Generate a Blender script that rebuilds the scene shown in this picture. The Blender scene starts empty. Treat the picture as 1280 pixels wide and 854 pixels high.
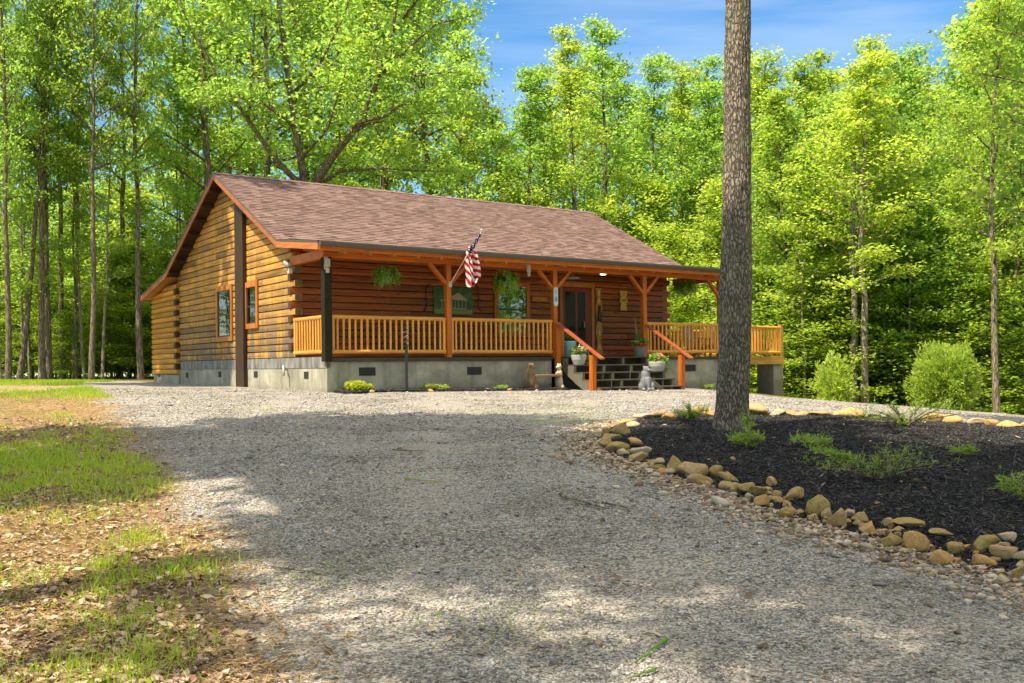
import bpy, bmesh, math, random
import numpy as np
from mathutils import Vector, Matrix, noise as mnoise
random.seed(7); RNG = np.random.default_rng(11)
scene = bpy.context.scene
COL = scene.collection
R = math.radians

# ------------------------------------------------------------------ camera model (measured from the photo)
F, HZ, ROLL, YAW = 1225.1, 457.8, -0.0105, 0.6113
X0, Y0 = -4.3474, 23.0
CY, SY = math.cos(YAW), math.sin(YAW)
EYE = 1.5
def ray(px, py):
    dx, dy = px-640, py-427
    c, s = math.cos(ROLL), math.sin(ROLL)
    x = c*dx + s*dy; y = -s*dx + c*dy
    return x/F, -(y-(HZ-427))/F           # X/Y, Zrel/Y
def at_s(px, py, s):                       # point on a plane parallel to the cabin's front -> (t, zrel)
    r, q = ray(px, py)
    t = (r*(Y0+CY*s)-X0+SY*s)/(CY-r*SY)
    return t, q*(Y0+SY*t+CY*s)
def at_t(px, py, t):
    r, q = ray(px, py)
    s = (r*(Y0+SY*t)-X0-CY*t)/(-SY-r*CY)
    return s, q*(Y0+SY*t+CY*s)
def W(t, s, z=0.0):                        # cabin coordinates -> world
    return Vector((X0+CY*t-SY*s, Y0+SY*t+CY*s, z+EYE))
def at_Y(px, py, Y):
    r, q = ray(px, py)
    return Vector((r*Y, Y, q*Y+EYE))

# ------------------------------------------------------------------ numpy value noise
_perm = RNG.random((64, 64, 64)).astype(np.float32)
def vnoise(x, y, z=0.0):
    x = np.asarray(x, float); y = np.asarray(y, float); z = np.asarray(z, float)+0*x
    xi = np.floor(x).astype(int); yi = np.floor(y).astype(int); zi = np.floor(z).astype(int)
    fx, fy, fz = x-xi, y-yi, z-zi
    fx = fx*fx*(3-2*fx); fy = fy*fy*(3-2*fy); fz = fz*fz*(3-2*fz)
    def g(a, b, c): return _perm[(xi+a) & 63, (yi+b) & 63, (zi+c) & 63]
    r = 0
    for a in (0, 1):
        for b in (0, 1):
            for c in (0, 1):
                r = r + g(a, b, c)*(fx if a else 1-fx)*(fy if b else 1-fy)*(fz if c else 1-fz)
    return r
def fbm(x, y, z=0.0, o=4):
    s, a, f = 0, .5, 1.0
    for i in range(o):
        s = s + a*(vnoise(x*f+i*7.3, y*f+i*3.1, np.asarray(z)*f+i*1.7)-.5); a *= .5; f *= 2.03
    return s

# ------------------------------------------------------------------ terrain
BY = [-80, 0, 4, 6, 9, 13, 17, 20, 23, 30, 60, 120, 260]
BZ = [-1.6, -1.55, -1.5, -1.42, -1.2, -.93, -.75, -.63, -.57, -.555, -.60, -1.0, -3.0]
def sst(x, a, b):
    u = np.clip((x-a)/(b-a), 0, 1); return u*u*(3-2*u)
def base_g(X, Y):
    X = np.asarray(X, float); Y = np.asarray(Y, float)
    z = np.interp(Y, BY, BZ)
    w = sst(Y, 12, 20)
    z = z - .015*(np.clip(X, -18, 30)+4.35)*w
    xr = np.clip(X-5, 0, 40)
    z = z - .07*xr*sst(Y, 10, 17)
    z = z - .10*np.clip(Y-25.6, 0, 40)*sst(X, 7.3, 10.5)
    z = z - .03*np.clip(X-10, 0, 60)*sst(Y, 24, 40)
    return z
def at_ground(px, py, h=0.0):
    r, q = ray(px, py)
    lo, hi = 1.5, 90.0
    Y = lo
    while Y < hi:
        if q*Y <= float(base_g(r*Y, Y))+h: break
        Y += .05
    return Vector((r*Y, Y, float(base_g(r*Y, Y))+EYE))
near_edge = [(830,521),(790,527),(765,536),(752,548),(752,560),(775,573),(810,583),(850,598),(900,612),(960,636),(1010,652),(1060,666),(1120,682),(1180,697),(1240,711),(1290,727),(1400,765)]
far_edge = [(1500,566),(1400,550),(1280,535),(1210,532),(1180,529),(1130,525),(1060,521),(1000,519),(940,517),(880,518)]
BED = [at_ground(*p) for p in near_edge+far_edge]
BEDXY = np.array([(p.x, p.y) for p in BED])
FBED = [(408,489.5),(408,492),(440,494.5),(520,496),(600,494),(660,491.5),(735,490),(735,487.5)]
def poly_sd(X, Y, P):
    X = np.asarray(X, float); Y = np.asarray(Y, float)
    d = np.full(X.shape, 1e9); ins = np.zeros(X.shape, bool)
    n = len(P)
    for i in range(n):
        ax, ay = P[i]; bx, by = P[(i+1) % n]
        ex, ey = bx-ax, by-ay
        t = np.clip(((X-ax)*ex+(Y-ay)*ey)/(ex*ex+ey*ey+1e-9), 0, 1)
        d = np.minimum(d, np.hypot(X-ax-t*ex, Y-ay-t*ey))
        c = ((ay > Y) != (by > Y)) & (X < (bx-ax)*(Y-ay)/(by-ay+1e-12)+ax)
        ins ^= c
    return np.where(ins, d, -d)
def ground(X, Y):                          # world height
    z = base_g(X, Y)
    sd = poly_sd(X, Y, BEDXY)
    z = z + .03*sst(sd, -.1, .8)
    X = np.asarray(X, float); Y = np.asarray(Y, float)
    near = 1-sst(np.hypot(X, Y), 60, 90)
    z = z + (.035*fbm(X*.8, Y*.8, 3.0, 3) + .012*fbm(X*5, Y*5, 9.0, 2))*near
    return z + EYE
def gz(x, y): return float(ground(np.array([x]), np.array([y]))[0])
lp = [at_ground(*p) for p in [(88,479),(135,512),(165,560),(190,620),(240,670),(290,720),(330,785),(400,852)]]
LB = sorted([(p.y, p.x) for p in lp])
LBY = [0]+[a for a, b in LB]; LBX = [LB[0][1]+.9]+[b for a, b in LB]
def left_mix(X, Y):                        # >0 : gravel
    X = np.asarray(X, float); Y = np.asarray(Y, float)
    xb = np.interp(Y, LBY, LBX)
    return X-xb+.35*sst(9-Y, 0, 4) + 1.15*fbm(X*.9, Y*.9, 5, 4)

# ------------------------------------------------------------------ object helpers
def tag(o, label=None, cat=None, group=None, kind=None):
    if label: o['label'] = label
    if cat: o['category'] = cat
    if group: o['group'] = group
    if kind: o['kind'] = kind
    return o
def empty(name, loc, rz=0.0, label=None, cat=None, group=None):
    o = bpy.data.objects.new(name, None); COL.objects.link(o)
    o.location = loc; o.rotation_euler = (0, 0, rz); o.empty_display_size = .2
    return tag(o, label, cat, group)
def link(name, me, mat=None, parent=None, smooth=False):
    o = bpy.data.objects.new(name, me); COL.objects.link(o)
    if mat is not None and not me.materials: me.materials.append(mat)
    if parent is not None: o.parent = parent
    if smooth:
        me.polygons.foreach_set('use_smooth', [True]*len(me.polygons))
    return o
def np_mesh(name, V, Q):                   # V (n,3), Q (m,k) uniform
    me = bpy.data.meshes.new(name)
    V = np.ascontiguousarray(V, np.float32); Q = np.ascontiguousarray(Q, np.int32)
    m, k = Q.shape
    me.vertices.add(len(V)); me.vertices.foreach_set('co', V.ravel())
    me.loops.add(m*k); me.loops.foreach_set('vertex_index', Q.ravel())
    me.polygons.add(m)
    me.polygons.foreach_set('loop_start', np.arange(0, m*k, k, dtype=np.int32))
    me.update(calc_edges=True); me.validate()
    return me
class MB:
    def __init__(s): s.v = []; s.f = []; s.uv = None
    def add(s, vs, fs):
        b = len(s.v); s.v += [tuple(v) for v in vs]; s.f += [tuple(i+b for i in f) for f in fs]; return s
    def box(s, x0, x1, y0, y1, z0, z1):
        return s.add([(x0,y0,z0),(x1,y0,z0),(x1,y1,z0),(x0,y1,z0),(x0,y0,z1),(x1,y0,z1),(x1,y1,z1),(x0,y1,z1)],
              [(0,3,2,1),(4,5,6,7),(0,1,5,4),(1,2,6,5),(2,3,7,6),(3,0,4,7)])
    def obox(s, c, ax, ay, az):            # centre and three half-axis vectors
        c = Vector(c); ax, ay, az = Vector(ax), Vector(ay), Vector(az)
        vs = [c+ax*i+ay*j+az*k for k in (-1,1) for (i,j) in ((-1,-1),(1,-1),(1,1),(-1,1))]
        return s.add(vs, [(0,3,2,1),(4,5,6,7),(0,1,5,4),(1,2,6,5),(2,3,7,6),(3,0,4,7)])
    def beam(s, a, b, w, h, up=(0,0,1)):
        a, b = Vector(a), Vector(b); d = (b-a); L = d.length; d.normalize()
        sd = d.cross(Vector(up))
        if sd.length < 1e-4: sd = d.cross(Vector((1,0,0)))
        sd.normalize(); u = sd.cross(d)
        return s.obox((a+b)/2, d*L/2, sd*w/2, u*h/2)
    def tube(s, pts, rad, n=8, cap=True):
        pts = [Vector(p) for p in pts]
        if not hasattr(rad, '__len__'): rad = [rad]*len(pts)
        b = len(s.v); prev = None
        for i, p in enumerate(pts):
            d = (pts[min(i+1, len(pts)-1)]-pts[max(i-1, 0)])
            if d.length < 1e-7: d = Vector((0,0,1))
            d.normalize()
            if prev is None:
                a = d.cross(Vector((0,0,1)) if abs(d.z) < .9 else Vector((1,0,0))).normalized()
            else:
                a = (prev-d*prev.dot(d))
                a = a.normalized() if a.length > 1e-6 else d.orthogonal().normalized()
            prev = a; c = d.cross(a)
            for k in range(n):
                th = 2*math.pi*k/n
                s.v.append(tuple(p+(a*math.cos(th)+c*math.sin(th))*rad[i]))
        for i in range(len(pts)-1):
            for k in range(n):
                s.f.append((b+i*n+k, b+i*n+(k+1) % n, b+(i+1)*n+(k+1) % n, b+(i+1)*n+k))
        if cap:
            s.f.append(tuple(b+k for k in range(n-1, -1, -1)))
            e = b+(len(pts)-1)*n; s.f.append(tuple(e+k for k in range(n)))
        return s
    def prism(s, poly, t0, t1, axis='x'):  # poly of 2D points, extruded along an axis
        n = len(poly)
        def P(t, a, b):
            return {'x': (t, a, b), 'y': (a, t, b), 'z': (a, b, t)}[axis]
        vs = [P(t0, *p) for p in poly]+[P(t1, *p) for p in poly]
        return s.add(vs, [tuple(range(n)), tuple(range(2*n-1, n-1, -1))]+[(i, i+n, (i+1) % n+n, (i+1) % n) for i in range(n)])
    def lathe(s, prof, n=20, c=(0,0,0)):   # prof [(r,z)]
        b = len(s.v)
        for r, z in prof:
            for k in range(n):
                th = 2*math.pi*k/n; s.v.append((c[0]+r*math.cos(th), c[1]+r*math.sin(th), c[2]+z))
        for i in range(len(prof)-1):
            for k in range(n):
                s.f.append((b+i*n+k, b+i*n+(k+1) % n, b+(i+1)*n+(k+1) % n, b+(i+1)*n+k))
        s.f.append(tuple(b+k for k in range(n-1, -1, -1)))
        e = b+(len(prof)-1)*n; s.f.append(tuple(e+k for k in range(n)))
        return s
    def build(s, name, mat, parent=None, bevel=0, smooth=False):
        me = bpy.data.meshes.new(name); me.from_pydata(s.v, [], s.f); me.update()
        bm = bmesh.new(); bm.from_mesh(me); bmesh.ops.recalc_face_normals(bm, faces=bm.faces); bm.to_mesh(me); bm.free()
        o = link(name, me, mat, parent, smooth)
        if bevel:
            m = o.modifiers.new('bevel', 'BEVEL'); m.width = bevel; m.segments = 2; m.limit_method = 'ANGLE'
        return o
def blob(name, parts, vox, mat, parent=None, rough=0.0):
    """one continuous body: overlapping ellipsoids fused into a single skin"""
    bm = bmesh.new()
    for c, r, *rot in parts:
        M = Matrix.Translation(c)
        if rot: M = M @ Matrix.Rotation(R(rot[0]), 4, rot[1])
        M = M @ Matrix.Diagonal((r[0], r[1], r[2], 1))
        bmesh.ops.create_icosphere(bm, subdivisions=3, radius=1, matrix=M)
    me = bpy.data.meshes.new(name); bm.to_mesh(me); bm.free()
    o = link(name, me, mat, parent)
    m = o.modifiers.new('fuse', 'REMESH'); m.mode = 'VOXEL'; m.voxel_size = vox; m.use_smooth_shade = True
    k = o.modifiers.new('soft', 'SMOOTH'); k.factor = .6; k.iterations = 4
    return o
def scatter(name, TV, TF, P, S, ROT, mat, parent=None, smooth=False):
    """many small pieces as one mesh. TV (k,3), TF (f,c), P (n,3), S (n,3), ROT (n,3,3)"""
    n, k = len(P), len(TV)
    V = TV[None, :, :]*S[:, None, :]
    if TV.shape[0] <= 12:
        V = V*(1+RNG.uniform(-.22, .22, V.shape))
    V = np.einsum('nij,nkj->nki', ROT, V)+P[:, None, :]
    Fc = (TF[None, :, :]+(np.arange(n)*k)[:, None, None]).reshape(-1, TF.shape[1])
    me = np_mesh(name, V.reshape(-1, 3), Fc)
    return link(name, me, mat, parent, smooth)
def rotmats(yaw, pitch, roll):
    cy, sy, cp, sp, cr, sr = np.cos(yaw), np.sin(yaw), np.cos(pitch), np.sin(pitch), np.cos(roll), np.sin(roll)
    M = np.empty((len(yaw), 3, 3))
    M[:, 0, 0] = cy*cp; M[:, 0, 1] = cy*sp*sr-sy*cr; M[:, 0, 2] = cy*sp*cr+sy*sr
    M[:, 1, 0] = sy*cp; M[:, 1, 1] = sy*sp*sr+cy*cr; M[:, 1, 2] = sy*sp*cr-cy*sr
    M[:, 2, 0] = -sp;   M[:, 2, 1] = cp*sr;          M[:, 2, 2] = cp*cr
    return M
OCT_V = np.array([(1,0,0),(-1,0,0),(0,1,0),(0,-1,0),(0,0,1),(0,0,-1)], float)
OCT_F = np.array([(0,2,4),(2,1,4),(1,3,4),(3,0,4),(2,0,5),(1,2,5),(3,1,5),(0,3,5)])

# ------------------------------------------------------------------ materials
def new_mat(name):
    m = bpy.data.materials.new(name); m.use_nodes = True
    nt = m.node_tree; nt.nodes.clear()
    out = nt.nodes.new('ShaderNodeOutputMaterial')
    return m, nt, out
def N(nt, typ, **kw):
    n = nt.nodes.new(typ)
    for k, v in kw.items():
        if k.startswith('i_'):
            key = k[2:]
            key = int(key) if key.isdigit() else key.replace('_', ' ')
            n.inputs[key].default_value = v
        else: setattr(n, k, v)
    return n
def ramp(nt, fac, stops, interp='LINEAR'):
    r = nt.nodes.new('ShaderNodeValToRGB'); e = r.color_ramp.elements; r.color_ramp.interpolation = interp
    while len(e) < len(stops): e.new(.5)
    for i, (p, c) in enumerate(stops):
        e[i].position = p; e[i].color = (c[0], c[1], c[2], 1)
    nt.links.new(fac, r.inputs[0]); return r.outputs[0]
def mix(nt, fac, a, b, mode='MIX'):
    m = nt.nodes.new('ShaderNodeMix'); m.data_type = 'RGBA'; m.blend_type = mode
    for sock, v in ((m.inputs[0], fac), (m.inputs[6], a), (m.inputs[7], b)):
        if hasattr(v, 'is_linked') or hasattr(v, 'links'): nt.links.new(v, sock)
        elif isinstance(v, (int, float)): sock.default_value = v
        else: sock.default_value = (v[0], v[1], v[2], 1)
    return m.outputs[2]
def mathn(nt, op, a, b=None, clamp=False):
    m = nt.nodes.new('ShaderNodeMath'); m.operation = op; m.use_clamp = clamp
    for i, v in enumerate((a, b)):
        if v is None: continue
        if isinstance(v, (int, float)): m.inputs[i].default_value = v
        else: nt.links.new(v, m.inputs[i])
    return m.outputs[0]
def coords(nt, kind='Object', scale=(1,1,1), rot=(0,0,0)):
    tc = nt.nodes.new('ShaderNodeTexCoord'); mp = nt.nodes.new('ShaderNodeMapping')
    mp.inputs['Scale'].default_value = scale; mp.inputs['Rotation'].default_value = rot
    nt.links.new(tc.outputs[kind], mp.inputs[0]); return mp.outputs[0]
def noise(nt, vec, scale, detail=4, rough=.6, dist=0):
    n = N(nt, 'ShaderNodeTexNoise'); n.inputs['Scale'].default_value = scale; n.inputs['Detail'].default_value = detail
    n.inputs['Roughness'].default_value = rough; n.inputs['Distortion'].default_value = dist
    if vec is not None: nt.links.new(vec, n.inputs['Vector'])
    return n.outputs['Fac']
def island(nt): return nt.nodes.new('ShaderNodeNewGeometry').outputs['Random Per Island']
def bsdf(nt, out, col, rough=.6, bump=None, strength=.3, dist=.02, spec=.3, metal=0.0):
    p = nt.nodes.new('ShaderNodeBsdfPrincipled')
    if hasattr(col, 'links'): nt.links.new(col, p.inputs['Base Color'])
    else: p.inputs['Base Color'].default_value = (col[0], col[1], col[2], 1)
    if hasattr(rough, 'links'): nt.links.new(rough, p.inputs['Roughness'])
    else: p.inputs['Roughness'].default_value = rough
    p.inputs['Specular IOR Level'].default_value = spec; p.inputs['Metallic'].default_value = metal
    if bump is not None:
        b = nt.nodes.new('ShaderNodeBump'); b.inputs['Strength'].default_value = strength; b.inputs['Distance'].default_value = dist
        nt.links.new(bump, b.inputs['Height']); nt.links.new(b.outputs[0], p.inputs['Normal'])
    nt.links.new(p.outputs[0], out.inputs[0]); return p
def plain(name, col, rough=.6, var=.15, scale=8, bump=.0, spec=.3, metal=0.0):
    m, nt, out = new_mat(name)
    v = coords(nt); n = noise(nt, v, scale)
    c = mix(nt, n, [x*(1-var) for x in col], [min(1, x*(1+var)) for x in col])
    bsdf(nt, out, c, rough, n if bump else None, bump, .01, spec, metal); return m
def wood(name, col, dark, axis='x', knots=.6, rough=.45, isl=.45, stain=0.0, spec=.35, stcol=(.10,.095,.085), grain=1.0):
    """stained lumber: grain stretched along its axis, knots, board-to-board variation, weather stains"""
    m, nt, out = new_mat(name)
    k = {'x': (.6, 14, 14), 'y': (14, .6, 14), 'z': (14, 14, .6)}[axis]
    geo = nt.nodes.new('ShaderNodeNewGeometry')
    v = coords(nt, 'Object', k)
    add = nt.nodes.new('ShaderNodeVectorMath'); add.operation = 'ADD'
    comb = nt.nodes.new('ShaderNodeCombineXYZ')
    big = mathn(nt, 'MULTIPLY', geo.outputs['Random Per Island'], 37.0)
    for i in range(3): nt.links.new(big, comb.inputs[i])
    nt.links.new(v, add.inputs[0]); nt.links.new(comb.outputs[0], add.inputs[1]); vv = add.outputs[0]
    g = noise(nt, vv, 1.6, 5, .65, .6)
    gcol = ramp(nt, g, [(.28, dark), (.52, col), (.75, [min(1, c*1.22) for c in col])])
    # knots
    kv = {'x': (1.6, 5, 5), 'y': (5, 1.6, 5), 'z': (5, 5, 1.6)}[axis]
    add2 = nt.nodes.new('ShaderNodeVectorMath'); add2.operation = 'ADD'
    nt.links.new(coords(nt, 'Object', kv), add2.inputs[0]); nt.links.new(comb.outputs[0], add2.inputs[1])
    vo = N(nt, 'ShaderNodeTexVoronoi'); vo.inputs['Scale'].default_value = 1.0
    nt.links.new(add2.outputs[0], vo.inputs['Vector'])
    kn = ramp(nt, vo.outputs['Distance'], [(.06, (1,1,1)), (.16, (0,0,0))])
    kf = mathn(nt, 'MULTIPLY', kn, knots)
    c = mix(nt, kf, gcol, [x*.35 for x in dark])
    # blotchy board variation
    b2 = noise(nt, coords(nt, 'Object', {'x': (.8,4,4), 'y': (4,.8,4), 'z': (4,4,.8)}[axis]), 1.3, 3, .5)
    r1 = mathn(nt, 'MULTIPLY_ADD', geo.outputs['Random Per Island'], isl)
    rr = mathn(nt, 'ADD', mathn(nt, 'MULTIPLY', geo.outputs['Random Per Island'], isl), mathn(nt, 'MULTIPLY', b2, .5))
    lum = ramp(nt, rr, [(.08, (.40,.37,.35)), (.5, (.95,.95,.95)), (.9, (1.35,1.33,1.28))])
    c = mix(nt, 1.0, c, lum, 'MULTIPLY')
    if stain:
        sv = noise(nt, coords(nt, 'Object', (3.2, 3.2, .32)), 1.5, 5, .6, .3)
        sf = ramp(nt, sv, [(.42, (0,0,0)), (.53, (1,1,1))])
        sep = nt.nodes.new('ShaderNodeSeparateXYZ'); nt.links.new(coords(nt, 'Object'), sep.inputs[0])
        low = ramp(nt, mathn(nt, 'MULTIPLY', sep.outputs[2], .28), [(.15, (1,1,1)), (.8, (.35,.35,.35))])
        c = mix(nt, mathn(nt, 'MULTIPLY', mathn(nt, 'MULTIPLY', sf, low), stain), c, stcol)
    bsdf(nt, out, c, rough, g, .25*grain, .01, spec); return m

M = {}
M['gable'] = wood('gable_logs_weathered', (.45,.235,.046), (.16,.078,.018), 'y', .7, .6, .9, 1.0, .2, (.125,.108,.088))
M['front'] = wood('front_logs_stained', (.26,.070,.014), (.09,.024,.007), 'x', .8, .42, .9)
M['annex'] = wood('annex_logs_honey', (.60,.285,.035), (.42,.16,.02), 'y', .4, .38, .3)
M['logend'] = plain('log_end_grain', (.12,.082,.045), .8, .4, 14)
M['logend_dark'] = plain('log_end_dark', (.06,.04,.025), .8, .3, 10)
M['beam'] = wood('beam_orange_stain', (.60,.150,.013), (.38,.085,.008), 'x', .5, .38, .3)
M['post'] = wood('post_orange_stain', (.60,.150,.013), (.38,.085,.008), 'z', .4, .38, .3)
M['railx'] = wood('rail_pine', (.72,.34,.062), (.54,.21,.03), 'x', .5, .34, .3)
M['raily'] = wood('rail_pine_side', (.72,.34,.062), (.54,.21,.03), 'y', .5, .34, .3)
M['railz'] = wood('baluster_pine', (.72,.34,.062), (.54,.21,.03), 'z', .4, .34, .4)
M['deckrim'] = wood('deck_rim_pine', (.68,.34,.05), (.50,.21,.03), 'x', .5, .45, .2)
M['handrail'] = wood('handrail_redwood', (.42,.11,.045), (.28,.06,.025), 'y', .2, .33, .2)
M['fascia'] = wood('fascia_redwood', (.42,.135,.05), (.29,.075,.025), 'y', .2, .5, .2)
M['fascia_lit'] = wood('fascia_orange_lit', (.55,.19,.055), (.38,.11,.03), 'y', .2, .5, .2)  # brighter copy of the fascia wood, sunlight put into its colour
M['soffit'] = wood('soffit_boards', (.46,.22,.065), (.30,.12,.03), 'x', .4, .5, .6)
M['trimz'] = wood('window_trim_orange', (.50,.18,.035), (.35,.10,.02), 'z', .3, .45, .2)
M['chase'] = wood('chase_board_brown', (.058,.027,.011), (.03,.013,.006), 'z', .2, .5, .1)
M['floor'] = wood('porch_floor_boards', (.30,.19,.10), (.18,.11,.06), 'x', .3, .6, .5)
M['rim_dark'] = plain('rim_board_dark', (.05,.042,.028), .7, .3, 5)
M['tread'] = wood('stair_treads', (.12,.09,.06), (.06,.045,.03), 'x', .3, .7, .4)
M['stringer'] = plain('stair_stringer', (.13,.12,.085), .8, .25, 6)
M['greenpost'] = plain('green_black_post', (.020,.018,.009), .85, .5, 6, spec=.1)
M['greybits'] = plain('flashing_grey', (.42,.42,.40), .5, .15, 6)
M['gutter'] = plain('gutter_bronze', (.075,.068,.055), .35, .1, 3, spec=.5)
M['iron'] = plain('black_iron', (.02,.02,.02), .45, .2, 20, spec=.5)
M['ventdark'] = plain('vent_dark', (.025,.025,.022), .6, .2, 20)
M['white'] = plain('white_plastic', (.46,.44,.38), .4, .05, 8)
M['cream'] = plain('cream_plastic', (.42,.37,.27), .4, .05, 8)
M['doorred'] = plain('door_dark_red', (.16,.012,.010), .3, .2, 4, spec=.5)
M['teal'] = plain('teal_glaze', (.20,.42,.42), .3, .1, 4, spec=.5)
M['whitepot'] = plain('white_planter', (.38,.385,.35), .5, .1, 6)
M['darkpot'] = plain('grey_bucket', (.16,.15,.14), .5, .2, 6)
M['soil'] = plain('potting_soil', (.03,.02,.012), .9, .3, 30)
M['plaque'] = plain('carved_pine', (.62,.40,.10), .5, .25, 12)
M['carved'] = plain('carved_cedar', (.42,.20,.05), .5, .45, 16)
M['blueink'] = plain('sign_blue', (.05,.20,.28), .5, .1, 9)
M['signteal'] = plain('sign_pale_teal', (.42,.60,.60), .5, .1, 5)
M['statue'] = plain('statue_cast_stone', (.15,.15,.155), .6, .35, 18, .2)
M['bearwood'] = plain('bear_brown_resin', (.20,.125,.06), .75, .45, 22, .3)
M['bearpale'] = plain('bear_pale_resin', (.50,.42,.29), .75, .3, 22, .3)
M['weathered'] = wood('weathered_plank', (.36,.24,.13), (.22,.14,.07), 'x', .3, .7, .3)
M['red'] = plain('flower_red', (.55,.02,.025), .5, .3, 8)
M['pink'] = plain('flower_pink', (.75,.30,.26), .5, .3, 8)
M['petalwhite'] = plain('flower_white', (.75,.70,.62), .5, .1, 8)
M['black'] = plain('interior_dark', (.008,.007,.006), .9, .1, 3)
M['polewood'] = plain('flag_pole', (.62,.50,.42), .35, .1, 6)
M['chairwood'] = wood('chair_grey_pink', (.42,.30,.24), (.30,.20,.15), 'z', .3, .6, .3)

def glass_mat():
    m, nt, out = new_mat('window_glass')
    g = N(nt, 'ShaderNodeBsdfGlossy'); g.inputs['Color'].default_value = (.95,.98,1,1); g.inputs['Roughness'].default_value = .015
    t = N(nt, 'ShaderNodeBsdfTransparent'); t.inputs['Color'].default_value = (.80,.86,.82,1)
    fr = N(nt, 'ShaderNodeFresnel'); fr.inputs['IOR'].default_value = 1.6
    mx = N(nt, 'ShaderNodeMixShader')
    v = noise(nt, coords(nt), 1.4, 2)
    b = N(nt, 'ShaderNodeBump'); b.inputs['Strength'].default_value = .05; b.inputs['Distance'].default_value = .05
    nt.links.new(v, b.inputs['Height']); nt.links.new(b.outputs[0], g.inputs['Normal'])
    f = mathn(nt, 'ADD', fr.outputs[0], .06, True)
    nt.links.new(f, mx.inputs[0]); nt.links.new(t.outputs[0], mx.inputs[1]); nt.links.new(g.outputs[0], mx.inputs[2])
    nt.links.new(mx.outputs[0], out.inputs[0]); return m
M['glass'] = glass_mat()
M['doorglass'] = plain('door_glass_dark', (.006,.004,.004), .12, .1, 3, spec=.35)
def curtain_mat():
    m, nt, out = new_mat('sheer_curtain')
    n = noise(nt, coords(nt, 'Object', (18,18,.4)), 1, 2)
    bsdf(nt, out, ramp(nt, n, [(.3, (.30,.30,.27)), (.7, (.62,.62,.57))]), .9); return m
M['curtain'] = curtain_mat()
def concrete_mat():
    m, nt, out = new_mat('foundation_concrete')
    v = coords(nt); n1 = noise(nt, v, 1.3, 6, .65, .5); n2 = noise(nt, v, 9, 5, .7)
    c = ramp(nt, n1, [(.28, (.12,.115,.082)), (.5, (.27,.255,.195)), (.70, (.44,.415,.33))])
    c = mix(nt, mathn(nt, 'MULTIPLY', n2, .5), c, (.40,.375,.29))
    sep = nt.nodes.new('ShaderNodeSeparateXYZ'); nt.links.new(v, sep.inputs[0])
    st = noise(nt, coords(nt, 'Object', (4,4,.5)), 1.4, 4)
    c = mix(nt, mathn(nt, 'MULTIPLY', ramp(nt, st, [(.5,(0,0,0)),(.7,(1,1,1))]), .45), c, (.12,.115,.095))
    spl = ramp(nt, mathn(nt, 'ADD', mathn(nt, 'MULTIPLY', sep.outputs[2], 1.6), mathn(nt, 'MULTIPLY', n2, .5)), [(.2, (1,1,1)), (.52, (0,0,0))])
    c = mix(nt, mathn(nt, 'MULTIPLY', spl, .6), c, (.16,.12,.075))
    bsdf(nt, out, c, .85, n2, .5, .02, .2); return m
M['concrete'] = concrete_mat()
def bandgrey_mat():
    m, nt, out = new_mat('rim_board_grey')
    st = noise(nt, coords(nt, 'Object', (3,3,.8)), 1.6, 5)
    bsdf(nt, out, ramp(nt, st, [(.35, (.085,.088,.085)), (.65, (.27,.26,.23))]), .8, st, .2, .01); return m
M['band'] = bandgrey_mat()
def shingle_mat():
    m, nt, out = new_mat('asphalt_shingles')
    r = island(nt); v = coords(nt)
    c = ramp(nt, r, [(.0, (.17,.10,.08)), (.06, (.14,.088,.072)), (.14, (.195,.125,.103)), (.7, (.235,.15,.125)), (1, (.275,.18,.152))])
    n = noise(nt, v, 60, 3, .8); n2 = noise(nt, v, .5, 3)
    c = mix(nt, mathn(nt, 'MULTIPLY', n, .5), c, (.15,.095,.08))
    c = mix(nt, mathn(nt, 'MULTIPLY', ramp(nt, n2, [(.45,(0,0,0)),(.75,(1,1,1))]), .25), c, (.17,.125,.105))
    bsdf(nt, out, c, .9, n, .5, .004, .15); return m
M['shingle'] = shingle_mat()
def bark_mat(name, a, b, sc=1.0, moss=0.0, bs=.8, zs=1.6):
    m, nt, out = new_mat(name)
    v = coords(nt, 'Object', (9*sc, 9*sc, zs*sc))
    n = noise(nt, v, 1.5, 6, .7, .8); vo = N(nt, 'ShaderNodeTexVoronoi'); vo.feature = 'DISTANCE_TO_EDGE'; vo.inputs['Scale'].default_value = 1.7
    ad = nt.nodes.new('ShaderNodeVectorMath'); ad.operation = 'ADD'
    nn = N(nt, 'ShaderNodeTexNoise'); nn.inputs['Scale'].default_value = 1.2; nt.links.new(v, nn.inputs['Vector'])
    nt.links.new(v, ad.inputs[0]); nt.links.new(nn.outputs['Color'], ad.inputs[1]); nt.links.new(ad.outputs[0], vo.inputs['Vector'])
    h = mathn(nt, 'ADD', mathn(nt, 'MULTIPLY', n, .6), mathn(nt, 'MULTIPLY', ramp(nt, vo.outputs['Distance'], [(0,(0,0,0)),(.25,(1,1,1))]), .6))
    c = ramp(nt, h, [(.25, [x*.5 for x in a]), (.5, a), (.9, b)])
    if moss:
        mn = noise(nt, coords(nt), 2.2, 4); c = mix(nt, mathn(nt, 'MULTIPLY', ramp(nt, mn, [(.5,(0,0,0)),(.65,(1,1,1))]), moss), c, (.16,.19,.09))
    bsdf(nt, out, c, .9, h, bs, .04, .1); return m
M['bark'] = bark_mat('bark_oak', (.13,.105,.08), (.31,.27,.21), 1.9, .35, .65, 3.0)
M['bark2'] = bark_mat('bark_forest', (.13,.10,.07), (.31,.255,.18), 1.0, .3, .5)
M['bark_pale'] = bark_mat('bark_pale_grey', (.20,.17,.12), (.38,.34,.26), 1.0, .2, .4)
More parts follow.
